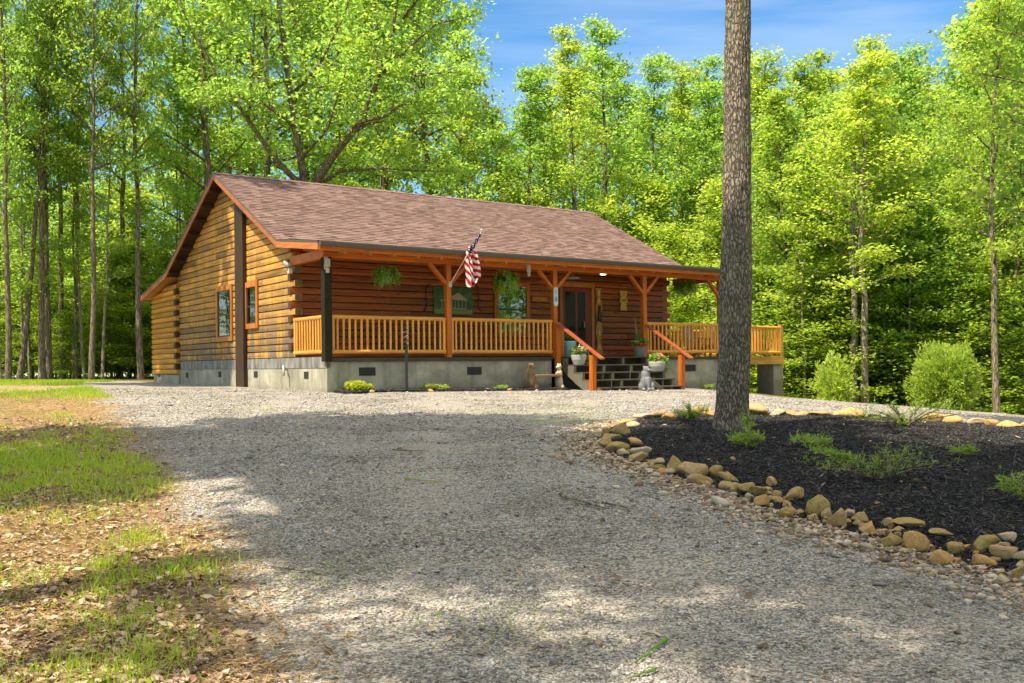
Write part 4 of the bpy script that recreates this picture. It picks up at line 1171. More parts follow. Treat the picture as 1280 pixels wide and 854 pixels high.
pot('flower_planter', Wt(t, -.5, .02), [(.14, 0), (.20, .14), (.22, .25), (.21, .27)], M['whitepot'], 'white planter of pink and white flowers on the left side of the stairs', f2, 'flower planter', 'white planters on the stairs')
def f3(r, h):
    f = leaves_ball(260, (0, 0, h+.10), (.28, .24, .18), .055, rnd); leaves_ball(60, (.28, -.1, h-.12), (.08, .08, .22), .045, rnd, f); f.build('foliage', M['fern'], r)
    leaves_ball(40, (-.02, -.14, h+.17), (.10, .08, .09), .045, rnd).build('blossom', M['pink'], r)
t, z = at_s(822, 466, -.9)
pot('flower_planter', Wt(t, -.88, -.185), [(.16, 0), (.23, .14), (.25, .25), (.24, .27)], M['whitepot'], 'white planter with salmon flowers low on the right side of the stairs', f3, 'flower planter', 'white planters on the stairs')
def f4(r, h):
    f = leaves_ball(160, (0, 0, h+.10), (.28, .24, .14), .06, rnd)
    for k in range(26):
        a = rnd.uniform(0, 6.28); L = rnd.uniform(.35, .75); q = rnd.uniform(0, .35)
        d = Vector((math.cos(a)*math.sin(q), math.sin(a)*math.sin(q), math.cos(q))); sd = Vector((-math.sin(a), math.cos(a), 0))*.018
        b0 = Vector((-.03, 0, h)); f.add([b0-sd, b0+sd, b0+d*L], [(0, 1, 2)])
    f.build('foliage', M['fern'], r); MB().tube([(-.05, 0, h), (-.13, 0, h+.45), (-.20, -.02, h+.85)], [.012, .01, .005], 6).build('stem', M['chairwood'], r)
    leaves_ball(34, (-.08, -.16, h+.04), (.16, .08, .08), .04, rnd).build('blossom', M['red'], r)
t, z = at_s(801, 446, -.02)
pot('potted_plant', Wt(t, .02, FLOOR), [(.15, 0), (.19, .26), (.20, .30), (.19, .31)], M['darkpot'], 'spiky plant with red flowers in a dark bucket on the porch, right of the stairs', f4)

# --- grey bear statue in front of the stairs
p = W(at_s(808, 487.5, -2.25)[0], -2.25)
r = empty('bear_statue', (p.x, p.y, gz(p.x, p.y)-.01), R(8), 'grey cast stone sitting bear statue in front of the stairs', 'statue')
blob('body', [((0, .02, .22), (.16, .17, .22)), ((-.01, .03, .42), (.125, .13, .16)), ((.0, .0, .575), (.085, .09, .085)), ((.065, -.07, .55), (.07, .05, .042), 20, 'Z'), ((.115, -.09, .545), (.03, .03, .028)),
     ((-.06, .02, .645), (.032, .024, .026)), ((.055, .03, .645), (.032, .024, .026)), ((-.10, -.09, .2), (.05, .055, .17)), ((.03, -.13, .2), (.045, .05, .18)), ((-.10, -.13, .045), (.055, .08, .04)), ((.03, -.17, .045), (.055, .08, .04)),
     ((.13, -.02, .13), (.09, .14, .12)), ((-.14, .02, .12), (.07, .13, .11)), ((.14, -.13, .045), (.05, .08, .04))], .014, M['statue'], r)
b = MB(); b.lathe([(.20, 0), (.20, .03), (.18, .035)], 18); b.build('plinth', M['statue'], r)
# --- bench held by two bears
p0, p1 = at_ground(664, 488.5), at_ground(700, 488)
ta = at_s(664, 488, -.42)[0]; tb = at_s(699, 488, -.42)[0]
g0 = gz(*W(ta, -.42).xy)
r = empty('bear_bench', (*W((ta+tb)/2, -.42).xy, g0), YAW, 'small plank bench held up by two carved bears against the foundation', 'bench')
hw = (tb-ta)/2; print('bench', hw)
MB().box(-hw+.06, hw-.02, -.14, .14, .35, .415).build('seat', M['weathered'], r, bevel=.01)
o = blob('brown_bear', [((-hw, 0, .22), (.15, .14, .22)), ((-hw-.02, 0, .44), (.115, .11, .17)), ((-hw, -.02, .63), (.085, .08, .085)), ((-hw+.07, -.05, .61), (.05, .04, .035)), ((-hw-.05, 0, .705), (.03, .02, .035)), ((-hw+.05, 0, .705), (.03, .02, .035)),
     ((-hw+.11, -.06, .40), (.10, .045, .045)), ((-hw+.10, -.08, .09), (.09, .10, .09)), ((-hw+.16, .03, .13), (.07, .1, .13))], .016, M['bearwood'], r); o['label'] = 'dark brown carved bear'
o = blob('pale_bear', [((hw, 0, .20), (.10, .12, .20)), ((hw+.01, 0, .42), (.08, .095, .16)), ((hw-.01, -.02, .62), (.075, .07, .075)), ((hw-.09, -.04, .60), (.05, .035, .03)), ((hw-.04, 0, .69), (.025, .02, .03)), ((hw+.05, 0, .69), (.025, .02, .03)),
     ((hw-.08, -.05, .44), (.08, .04, .04)), ((hw+.03, -.07, .07), (.07, .09, .07))], .016, M['bearpale'], r); o['label'] = 'pale tan carved bear'
# --- black garden post with a decorative top
p = W(at_s(508.5, 492, -.62)[0], -.62)
r = empty('garden_post', (p.x, p.y, gz(p.x, p.y)), R(20), 'slim black iron garden post with a lattice head in front of the porch rail', 'garden post')
topz = at_Y(508.5, 432, p.y).z-gz(p.x, p.y); head = at_Y(508.5, 409, p.y).z-gz(p.x, p.y)
MB().box(-.028, .028, -.028, .028, 0, topz).build('post', M['iron'], r)
k = MB(); H_ = head-topz
for i in range(22):
    u = i/21*H_; a = i*1.1; w = .055*math.sin(math.pi*min(1, .25+.75*(i/21)))+.012
    k.tube([(w*math.cos(a), w*math.sin(a), topz+u), (w*math.cos(a+1.6), w*math.sin(a+1.6), topz+u+.05)], .011, 5)
k.build('lattice_head', M['white'] if False else M['iron'], r)
MB().box(-.07, .07, -.07, .07, topz-.015, topz+.01).build('cap_plate', M['iron'], r)
# --- deck chairs seen through the right-hand railing
def adirondack(loc, rz, label, mat):
    r = empty('deck_chair', loc, rz, label, 'chair', 'wooden chairs on the porch')
    s = MB()
    for k in range(6): s.box(-.27, .27, -.28+k*.095, -.20+k*.095, .38-k*.025, .40-k*.025)
    s.build('seat', mat, r)
    b = MB()
    for k in range(6):
        x = -.22+k*.088; h = .98+.10*math.sin(math.pi*(k+.5)/6); b.beam((x*.85, .24, .28), (x*1.15, .46, h), .075, .02, up=(0, 1, 0))
    b.build('backrest', mat, r)
    for sg in (-1, 1):
        MB().box(sg*.33-.055, sg*.33+.055, -.34, .34, .58, .605).build('arm', M['railx'], r, bevel=.005)
        MB().box(sg*.31-.02, sg*.31+.02, -.30, -.21, 0, .58).build('leg', M['railz'], r); MB().beam((sg*.31, -.2, .36), (sg*.31, .50, .02), .04, .10).build('leg', M['railz'], r)
    return r
t, _ = at_s(874, 440, .9)
adirondack(Wt(t, .95, FLOOR), YAW+.1, 'weathered pinkish slat-back chair behind the right railing of the porch', M['chairwood'])
t, _ = at_s(893, 440, .9)
adirondack(Wt(t+.1, 1.1, FLOOR), YAW-.5, 'orange-stained slat-back chair beside the tree trunk, behind the porch railing', M['railz'])
# small table
t, _ = at_s(860, 440, .8)
r = empty('side_table', Wt(t-.05, 1.1, FLOOR), YAW, 'low orange wooden side table left of the porch chairs', 'table')
MB().box(-.30, .30, -.25, .25, .50, .54).build('table_top', M['railx'], r, bevel=.005)
for a in (-.25, .25):
    for b_ in (-.2, .2): MB().box(a-.03, a+.03, b_-.03, b_+.03, 0, .5).build('leg', M['railz'], r)

# ================================================================== ROCK BORDER
def rock_mesh(seed, k=3):
    bm = bmesh.new(); bmesh.ops.create_icosphere(bm, subdivisions=k, radius=1)
    rs = np.random.default_rng(seed); V = np.array([v.co[:] for v in bm.verts])
    for _ in range(rs.integers(8, 13)):         # broken, rounded faces
        d = rs.normal(size=3); d /= np.linalg.norm(d); h = rs.uniform(.40, .76)
        q = V@d; over = np.clip(q-h, 0, None); V -= np.outer(over*.95, d)
    o_ = rs.uniform(0, 50, 3)
    nrm = V/np.linalg.norm(V, axis=1)[:, None]
    V += nrm*(fbm(V[:, 0]*1.3+o_[0], V[:, 1]*1.3+o_[1], V[:, 2]*1.3+o_[2], 3)*.34)[:, None]
    V += nrm*(fbm(V[:, 0]*5+o_[0], V[:, 1]*5+o_[1], V[:, 2]*5+o_[2], 2)*.10)[:, None]
    for v, c in zip(bm.verts, V): v.co = c
    me = bpy.data.meshes.new('rock'); bm.to_mesh(me); bm.free()
    return me
ORD = ['first','second','third','fourth','fifth','sixth','seventh','eighth','ninth','tenth','eleventh','twelfth','thirteenth','fourteenth','fifteenth','sixteenth','seventeenth','eighteenth','nineteenth','twentieth']
def ordw(i):
    tens = {2: 'twenty', 3: 'thirty', 4: 'forty', 5: 'fifty', 6: 'sixty'}
    if i < 20: return ORD[i]
    a, b = divmod(i+1, 10)
    return {2: 'twentieth', 3: 'thirtieth', 4: 'fortieth', 5: 'fiftieth', 6: 'sixtieth'}[a] if b == 0 else tens[a]+'-'+ORD[b-1]
# (px, py of the foot, width px, height px, colour)
ROCKS = [ # front edge, left to right
 (781,532,26,12,'o'),(769,537,24,11,'t'),(790,535,22,9,'p'),(758,545,24,13,'m'),(764,552,28,14,'t'),(779,546,30,22,'t'),(757,558,30,14,'m'),(772,566,34,16,'m'),(795,560,26,13,'o'),(780,571,22,13,'p'),(803,571,30,14,'p'),(797,579,34,15,'t'),(806,585,12,7,'o'),
 (818,583,16,8,'t'),(824,590,16,10,'m'),(846,592,32,24,'m'),(868,598,42,24,'t'),(876,607,28,14,'t'),(897,599,20,15,'m'),(912,605,30,13,'m'),(911,612,22,11,'t'),(932,617,36,16,'m'),(946,621,24,18,'m'),(967,610,20,12,'o'),(955,633,22,18,'o'),(970,624,14,12,'t'),
 (994,629,34,18,'m'),(981,648,30,15,'m'),(1001,644,14,10,'t'),(1023,646,32,28,'m'),(1034,650,16,18,'t'),(1050,660,28,26,'t'),(1062,649,22,12,'p'),(1079,657,26,15,'t'),(1088,670,30,17,'o'),(1109,664,18,14,'t'),(1105,672,12,10,'o'),(1138,666,44,15,'m'),(1118,684,32,20,'m'),(1147,690,32,26,'o'),(1180,676,42,10,'m'),(1179,706,30,22,'o'),(1199,693,32,18,'m'),(1234,692,38,22,'m'),(1261,683,26,14,'p'),(1255,702,40,22,'t'),(1230,712,38,20,'o'),(1275,728,32,24,'m'),(1274,705,22,14,'p'),(1296,718,30,18,'t'),
 # far edge, left to right
 (805,525,20,8,'p'),(825,524,22,9,'t'),(840,528,20,9,'o'),(858,523,18,7,'t'),(872,520,20,9,'t'),(885,524,16,9,'o'),(948,522,26,15,'t'),(972,523,20,7,'p'),(990,522,18,6,'t'),(1005,523,18,6,'t'),(1028,523,24,6,'o'),(1048,523,16,6,'t'),(1065,524,30,10,'o'),(1096,526,18,6,'t'),(1122,527,22,7,'p'),(1160,528,16,6,'t'),(1170,531,24,9,'o'),(1186,532,26,12,'o'),(1207,531,14,6,'p'),(1226,535,22,10,'p'),(1240,536,16,9,'o'),(1266,538,28,8,'o'),(1292,539,22,8,'t')]
CN = {'o': ('orange', 'rock_orange'), 't': ('tan', 'rock_tan'), 'm': ('mossy', 'rock_moss'), 'p': ('pale', 'rock_pale')}
for i, (px, py, w, h, c) in enumerate(ROCKS):
    p = at_ground(px, py); d = p.y; ww = w*d/F/2; hh = h*d/F/2
    near = i < 50
    shape = 'long flat' if w > 2.4*h else ('tall' if h > .8*w else 'rounded')
    edge = ('in the front border of the mulch bed' if near else 'in the far border of the mulch bed')
    j = i if near else i-50
    lab = '%s %s sandstone, %s from the left %s' % (shape, CN[c][0], ordw(j), edge)
    o = link('border_rock', rock_mesh(i+40), M[CN[c][1]], None, True)
    hz = hh*1.3
    if i >= 50: ww *= 1.2; hz *= 1.3
    elif i < 13: ww *= .86; hz *= .86
    elif w > 30: ww *= .9; hz *= .92
    o.location = (p.x, p.y+ww*.35, gz(p.x, p.y+ww*.35)+hz*.55)
    o.scale = (ww*1.16, ww*random.uniform(.75, 1.0), hz); o.rotation_euler = (random.uniform(-.12, .12), random.uniform(-.15, .15), random.uniform(-.4, .4))
    tag(o, lab, 'rock', 'sandstone rocks edging the mulch bed')
# smaller stones wedged between the front ones
rf = random.Random(8); k = 0
for i in range(len(ROCKS[:50])-1):
    a, b = ROCKS[i], ROCKS[i+1]
    for rep in range(1 if i < 12 else 3):
        px = (a[0]+b[0])/2+rf.uniform(-8, 8); py = (a[1]+b[1])/2+rf.uniform(-5, 7); wpx = rf.uniform(11, 19)*(.75 if i < 12 else 1)
        p = at_ground(px, py); ww = wpx*p.y/F/2; cc = rf.choice('ttomp')
        o = link('border_rock', rock_mesh(400+k), M[CN[cc][1]], None, True)
        o.location = (p.x, p.y, gz(p.x, p.y)+ww*.25); o.scale = (ww, ww*rf.uniform(.7, 1), ww*rf.uniform(.5, .8)); o.rotation_euler = (0, 0, rf.uniform(0, 6))
        tag(o, 'small %s stone %s the %s big border rock from the left' % (CN[cc][0], 'wedged right of' if rep == 0 else ('lying just past' if rep == 1 else 'in front of'), ordw(i)), 'rock', 'small stones between the border rocks'); k += 1
# small stones in the foundation bed
for px, py, w, h, lb in [(464,489,9,6,'small tan stone beside the chartreuse bush at the foundation'),(537,491,14,4,'flat pale stone in front of the green foundation shrub'),(612,489,13,5,'flat tan stone left of the small foundation plant, midway along the porch'),(636,489,12,5,'rounded brown stone right of the small foundation plant')]:
    p = W(at_s(px, py, -.62)[0], -.62); o = link('foundation_stone', rock_mesh(200+px), M['rock_tan'], None, True)
    o.location = (p.x, p.y, gz(p.x, p.y)+.03); o.scale = (w*p.y/F/2, .09, h*p.y/F/2*1.2); tag(o, lb, 'stone', 'stones in the foundation bed')
p = at_ground(975, 562); o = link('stray_stone', rock_mesh(301), M['rock_tan'], None, True); p = at_ground(916, 581); o.location = (p.x, p.y, gz(p.x, p.y)+.02); o.scale = (.035, .03, .035); tag(o, 'lone fist-sized tan stone lying on the mulch below the trunk', 'stone')

# ================================================================== LOW PLANTS
def needles(f, a, b, n, L, rnd, w=.006):
    a, b = Vector(a), Vector(b); d = (b-a).normalized(); o1 = d.orthogonal().normalized(); o2 = d.cross(o1)
    for k in range(n):
        u = rnd.random(); th = rnd.uniform(0, 6.28); q = (o1*math.cos(th)+o2*math.sin(th)+d*.9).normalized(); p = a.lerp(b, u)
        sd = q.cross(d).normalized()*w; e = p+q*L*rnd.uniform(.6, 1.2)
        f.add([p-sd, p+sd, e+sd*.4, e-sd*.4], [(0, 1, 2, 3)])
def juniper(px, py, arms, label, seed, cat='juniper', lift=.25, mat='juniper', L=.045, name='juniper_shrub', dens=1.0):
    rnd = random.Random(seed); p = at_ground(px, py); c = Vector((p.x, p.y, gz(p.x, p.y)))
    r = empty(name, c, 0, label, cat); f = MB(); st = MB(); m = p.y/F
    for dx, dy in arms:                       # arm tips given sideways / upwards in metres
        for q in range(3):
            a = Vector((0, 0, .02)); L_ = math.hypot(dx, dy)
            e = Vector((dx*rnd.uniform(.75, 1.05), rnd.uniform(-.25, .35)*abs(dx)+rnd.uniform(-.06, .06), dy*rnd.uniform(.7, 1.05)+.02))
            mid = a.lerp(e, .5)+Vector((0, 0, .03)); st.tube([a, mid, e], [.008, .006, .003], 5)
            for u0 in np.linspace(.2, 1, 7):
                pp = a.lerp(e, u0)+Vector((0, 0, .03*(1-abs(u0-.5)*2)))
                for z in range(2):
                    dd = Vector((rnd.gauss(dx*.5, .5), rnd.gauss(0, .5), rnd.uniform(.1, .9))).normalized()*rnd.uniform(.08, .24)*(L_+.3)
                    needles(f, pp, pp+dd, int(7*dens), L, rnd, .0022+.0002*p.y)
    f.build('foliage', M[mat], r); st.build('stem', M['bark2'], r); return r
juniper(1097, 607, [(-.42, .18), (-.62, .12), (-.22, .22), (.12, .30), (.30, .27), (.48, .20), (.62, .16), (0, .2)], 'large spreading juniper with red stems in the middle of the mulch bed', 11, dens=.48)
juniper(1022, 566, [(-.30, .10), (-.15, .08), (.15, .06)], 'low juniper runner behind the large spreading juniper', 12)
juniper(1052, 585, [(-.30, .14), (.12, .04), (-.1, .10)], 'short juniper spray just left of the large spreading juniper', 18)
juniper(934, 566, [(-.10, .14), (.02, .34), (.12, .16), (-.2, .10), (.18, .10)], 'small upright juniper right in front of the big trunk', 13)
juniper(862, 530, [(-.25, .12), (.0, .2), (.28, .16), (.12, .1)], 'small juniper left of the big trunk by the far border', 14)
juniper(1132, 538, [(-.55, .25), (-.75, .12), (-.25, .3), (.2, .34), (.55, .34), (.72, .22), (-.1, -.0)], 'wide pale juniper at the far border of the mulch bed', 15, dens=.8)
juniper(1290, 636, [(-.26, .12), (-.2, .18), (.1, .1), (.2, .2)], 'juniper cut off by the right edge of the photo', 16)
juniper(1206, 577, [(-.1, .05), (.1, .06)], 'tiny yellowing sprig low in the right part of the mulch', 17)
def shrub(px, py, w, h, n, size, mat, label, name, seed, cat='shrub', lobes=6, group=None):
    rnd = random.Random(seed); p = W(at_s(px, py, -.38)[0], -.38); m = p.y/F; c = Vector((p.x, p.y, gz(p.x, p.y)))
    r = empty(name, c, 0, label, cat, group); f = MB(); W_, H_ = w*m/2, h*m
    for k in range(lobes):
        a = rnd.uniform(-.7, .7); cc = (a*W_, rnd.uniform(-.15, .15), H_*rnd.uniform(.35, .62)); leaves_ball(n//lobes, cc, (W_*.48, W_*.4, H_*.38), size, rnd, f)
    f.build('foliage', M[mat], r); st = MB()
    for k in range(7): st.tube([(0, 0, -.02), (rnd.uniform(-.5, .5)*W_, rnd.uniform(-.1, .1), H_*.6)], [.01, .004], 5)
    st.build('stem', M['bark2'], r); return r
shrub(444, 489.5, 30, 17, 900, .035, 'spirea', 'bright chartreuse bush at the left foot of the porch foundation', 'chartreuse_bush', 1)
shrub(461, 489.5, 18, 12, 400, .032, 'spirea', 'smaller chartreuse clump touching the bright foundation bush on its right', 'chartreuse_bush', 8)
shrub(543, 491, 36, 12, 700, .03, 'juniper', 'low green shrub right of the black garden post', 'foundation_shrub', 2)
shrub(622, 489.5, 26, 8, 450, .028, 'juniper', 'very low green plant between two flat stones at the foundation', 'foundation_shrub', 3)
shrub(885, 486.5, 16, 9, 300, .03, 'juniper', 'small green shrub at the foundation just left of the big trunk', 'foundation_shrub', 4)
# twigs and sticks
rnd = random.Random(21)
def twig(pa, pb, rad, label, mat, name='twig', cat='twig'):
    a, b = at_ground(*pa), at_ground(*pb); n = 6; pts = []
    c0 = Vector((a.x, a.y, gz(a.x, a.y)))
    r = MB()
    for k in range(n+1):
        q = a.lerp(b, k/n); pts.append(Vector((q.x+rnd.uniform(-.012, .012), q.y+rnd.uniform(-.02, .02), gz(q.x, q.y)+rad+.012))-c0)
    r.tube(pts, [rad*(1-.6*k/n) for k in range(n+1)], 6)
    o = r.build(name, mat); o.location = c0; tag(o, label, cat, 'twigs lying on the ground'); return o
twig((358,796), (326,752), .010, 'pale bare stick at the edge of the verge, lower left', M['weathered'])
twig((322,746), (312,728), .007, 'short reddish stick behind the pale bare stick', M['weathered'])
twig((340,712), (425,722), .006, 'thin dark twig across the left edge of the gravel', M['bark2'])
twig((832,806), (795,834), .010, 'green leafy stalk lying on the gravel at the bottom of the picture', M['fern'])
twig((820,843), (786,856), .008, 'second green stalk below the green leafy stalk, at the bottom edge', M['fern'])
twig((700,622), (760,640), .014, 'reddish brown branch piece lying on the gravel left of the rock border', M['bark2'])
twig((752,632), (790,640), .012, 'short dark branch piece near the reddish one on the gravel', M['bark2'])
twig((492,565), (535,567), .010, 'small twig at the near edge of the sunlit gravel', M['bark2'])
twig((505,600), (560,606), .007, 'thin green-brown stem in the middle of the shaded gravel', M['fern'])
# ================================================================== TREES
class Tree:
    def __init__(s, seed): s.r = random.Random(seed); s.mb = MB(); s.c = []; s.sp = []
    def limb(s, pts, r0, r1, n=6, sub=6, sublen=1.2, cl=4, per=20, sig=(.30, .13), start=.25):
        """a tapered limb with side branches that carry sprays of leaves"""
        k = len(pts); s.mb.tube(pts, [r0+(r1-r0)*i/(k-1) for i in range(k)], n)
        cum = [0]
        for i in range(k-1): cum.append(cum[-1]+(pts[i+1]-pts[i]).length)
        L = cum[-1]
        def at(u):
            d = u*L
            for i in range(k-1):
                if d <= cum[i+1] or i == k-2:
                    return pts[i].lerp(pts[i+1], (d-cum[i])/max(1e-6, cum[i+1]-cum[i])), (pts[i+1]-pts[i]).normalized()
        for q in range(sub):
            u = start+(1-start)*(q+s.r.random())/sub; u = min(u, .99)
            p, d = at(u); sg = 1 if q % 2 else -1
            sd = d.cross(Vector((0, 0, 1)))
            sd = sd.normalized() if sd.length > .1 else Vector((s.r.gauss(0, 1), s.r.gauss(0, 1), 0)).normalized()
            e = (d*s.r.uniform(.3, .9)+sd*sg*s.r.uniform(.5, 1.1)+Vector((0, 0, s.r.uniform(-.1, .55)))).normalized()
            l = sublen*s.r.uniform(.6, 1.2)*(1.15-.5*u)
            a = [p, p+e*l*.5+Vector((0, 0, .05*l)), p+e*l+Vector((0, 0, s.r.uniform(-.08, .12)*l))]
            s.mb.tube(a, [max(.006, (r0+(r1-r0)*u)*.45), max(.005, r1*.5), .004], 4, cap=False)
            for c in range(cl):
                w = (c+.6+s.r.random()*.5)/cl
                b = a[0].lerp(a[2], min(1.05, w))
                s.sp.append((b.x, b.y, b.z, per*s.r.uniform(.6, 1.3), sig[0], sig[1]))
        e = pts[-1]; s.sp.append((e.x, e.y, e.z, per, sig[0], sig[1]))
    def leaves(s, size, up=.75):
        P = []; sp = np.array(s.sp); rng = np.random.default_rng(s.r.randrange(9999))
        cnt = sp[:, 3].astype(int); idx = np.repeat(np.arange(len(sp)), cnt); n = len(idx)
        c = sp[idx, :3]+rng.normal(size=(n, 3))*np.stack([sp[idx, 4], sp[idx, 4], sp[idx, 5]], 1)
        nrm = rng.normal(size=(n, 3))*(1-up)*1.2; nrm[:, 2] += up; nrm /= np.linalg.norm(nrm, axis=1)[:, None]
        t = rng.normal(size=(n, 3)); t -= (t*nrm).sum(1)[:, None]*nrm; t /= np.linalg.norm(t, axis=1)[:, None]
        b = np.cross(nrm, t); sz = size*rng.uniform(.6, 1.25, n)[:, None]
        V = np.stack([c-t*sz, c-b*sz*.62+t*sz*.05+nrm*sz*.18, c+t*sz, c+b*sz*.62+t*sz*.05+nrm*sz*.18], 1).reshape(-1, 3)
        return np_mesh('crown', V, np.arange(n*4).reshape(n, 4))
def forest_proto(seed, H_=18.0, r0=.20, cb=.32, rmax=3.2, nl=30, per=10, size=.118, fork=False, sig=(.36, .15), sub=6):
    t = Tree(seed); r = t.r; k = 14; pts = []; x = y = 0
    bx, by = r.uniform(-.5, .5), r.uniform(-.5, .5)
    for i in range(k+1):
        u = i/k; x += r.gauss(0, .06); y += r.gauss(0, .06); pts.append(Vector((x+bx*u*u*1.5, y+by*u*u*1.5, u*H_)))
    rad = [r0*(1.35 if i == 0 else 1.08 if i == 1 else 1)*(1-.88*(i/k)**1.1) for i in range(k+1)]
    pts.insert(1, pts[0]+Vector((0, 0, .35))); rad.insert(1, r0*1.12)
    t.mb.tube(pts, rad, 9)
    def pt(u): f = u*k; i = min(k-1, int(f)); return pts[i+1 if i else 0].lerp(pts[min(i+2, k+1)], f-i)
    for i in range(nl):
        u = cb+(.985-cb)*((i+r.random())/nl); v = (u-cb)/(1-cb); p = pt(u); p.z = u*H_
        prof = (.55+.6*math.sin(math.pi*min(1, v*1.15+.12)))*(1-.55*v**3)
        L = rmax*prof*r.uniform(.65, 1.15); a = i*2.4+r.uniform(-.5, .5); rise = r.uniform(.15, .55)+.8*v
        d = Vector((math.cos(a), math.sin(a), rise)).normalized()
        pp = [p, p+d*L*.35, p+d*L*.7+Vector((0, 0, -.03*L)), p+d*L+Vector((0, 0, -.06*L*(1-v)))]
        t.limb(pp, max(.018, r0*.34*(1-.75*v)), .010, 5, sub, L*.42, 4, per, sig)
    return t, size
def finish(t, size, up=.72):
    me = bpy.data.meshes.new('trunk'); me.from_pydata(t.mb.v, [], t.mb.f); me.update(); me.polygons.foreach_set('use_smooth', [True]*len(me.polygons))
    return me, t.leaves(size, up)
def put_tree(name, meshes, leafm, barkm, loc, h, rz, label, group=None, cat='tree', lean=0.0, wid=1.0, href=18.0):
    """object-level materials so that one mesh can serve trees of several greens"""
    r = empty(name, loc, rz, label, cat, group); r.rotation_euler = (lean*math.sin(rz), lean*math.cos(rz), rz)
    s = h/href; r.scale = (s*wid, s*wid, s)
    for nm, me, mt in (('trunk', meshes[0], barkm), ('crown', meshes[1], leafm)):
        if not me.materials: me.materials.append(None)
        o = bpy.data.objects.new(nm, me); COL.objects.link(o); o.parent = r
        o.material_slots[0].link = 'OBJECT'; o.material_slots[0].material = mt
    return r
TALL = [finish(*forest_proto(s, cb=cb, rmax=rm, nl=nl)) for s, cb, rm, nl in ((1, .25, 3.2, 30), (2, .36, 2.8, 26), (3, .18, 3.0, 32), (4, .42, 3.6, 26))]
SLIM = [finish(*forest_proto(s, cb=.22, rmax=2.1, nl=22, r0=.10, per=7)) for s in (21, 22, 23)]
BUSHY = [finish(*forest_proto(s, H_=18, cb=.06, rmax=4.6, nl=36, r0=.09, per=13, size=.16, sig=(.6, .26))) for s in (5, 6, 9)]
HIGH = [finish(*forest_proto(s, H_=18, cb=.62, rmax=4.4, nl=28, r0=.24, per=40, size=.20)) for s in (7,)]+[finish(*forest_proto(8, H_=18, cb=.6, rmax=4.2, nl=24, r0=.22, per=15, size=.16))]
# skyline of the wood read from the photo (picture column -> picture row)
SKX = [-400, 560, 612, 640, 680, 715, 760, 790, 830, 860, 900, 960, 1000, 1060, 1100, 1130, 1170, 1200, 1222, 1260, 1700]
SKY_ = [-190, -120, 175, 118, 62, 45, 28, 55, 92, 82, 72, 68, 88, 72, 52, 66, 88, 70, 5, -90, -160]
def sky_row(px): return float(np.interp(px, SKX, SKY_))
def place(px, Y, top=None, proto=None, leafm='leaf', barkm='bark2', label='', group=None, rz=None, lean=0, wid=1.0, name='forest_tree', frac=1.0):
    r_, _ = ray(px, 470); x = r_*Y; z = gz(x, Y)-.12
    if top is None: top = sky_row(px)
    h = (at_Y(px, top, Y).z-z)*frac
    return put_tree(name, proto, M[leafm], M[barkm], (x, Y, z), max(3, h), random.uniform(0, 6.28) if rz is None else rz, label, group, 'tree', lean, wid*min(1.4, max(.8, 14/max(h, 5))) if wid else 1)
random.seed(99)
GL = 'trunks of the left-hand woods'
GR = 'trunks of the right-hand woods'
LEFT = [(10,38,1,'leaf','slender dark tree at the far left edge of the photo'),(24,40,1,'leafy','leaning slim tree, second from the left edge'),(54,40,3,'leafd','dark straight tree, third from the left edge, close beside a paler one'),
 (61,41,1,'leaf','paler straight tree right beside the third from the left edge'),(79,43,1,'leafy','twin-trunked dark tree between the pale straight tree and the thick one'),(94,44,3,'leafd','thin dark tree just left of the thickest trunk of the left woods'),
 (115,39,3,'leafd','thickest straight trunk of the left woods, left of the cabin'),(150,46,1,'leafy','thin tree between the thickest left trunk and the cabin'),(176,41,1,'leaf','tall grey trunk standing just left of the cabin\'s back corner')]
for px, Y, k, lm_, lb in LEFT:
    place(px, Y, proto=TALL[k], leafm=lm_, label=lb, group=None, wid=.66, frac=random.uniform(.9, 1.05), lean=(.10 if px == 24 else random.uniform(-.02, .02)), rz=(1.57 if px == 24 else None))
RIGHT = [(984,40,1,'leafy','bark2','mossy slim tree just right of the deck'),(1000,43,0,'leaf','bark2','dark slim tree, second right of the deck'),(1053,44,2,'leaf','bark2','dark tree behind the small loose bush'),
 (1070,37,3,'leafy','bark_pale','thin pale trunk, left of the pair in the middle of the right woods'),(1084,36.5,1,'leafy','bark_pale','taller pale trunk, right of the pair in the middle of the right woods'),
 (1115,40,3,'leaf','bark_pale','thick moss-spotted trunk left of the round bush'),(1130,42,2,'leafd','bark2','dark tree leaning behind the moss-spotted trunk'),(1201,46,0,'leafd','bark2','thin dark tree behind the round bush'),
 (1226,42,1,'leaf','bark2','brown tree right of the round bush'),(1247,33,1,'leafy','bark2','slender dark crooked tree in front of the woods near the right edge'),(1272,38,2,'leaf','bark2','leafy tree cut by the right edge')]
for px, Y, k, lm_, bk, lb in RIGHT:
    place(px, Y, proto=TALL[k], leafm=lm_, barkm=bk, label=lb, wid=1.0 if px != 1247 else .8, frac=random.uniform(.86, .98))
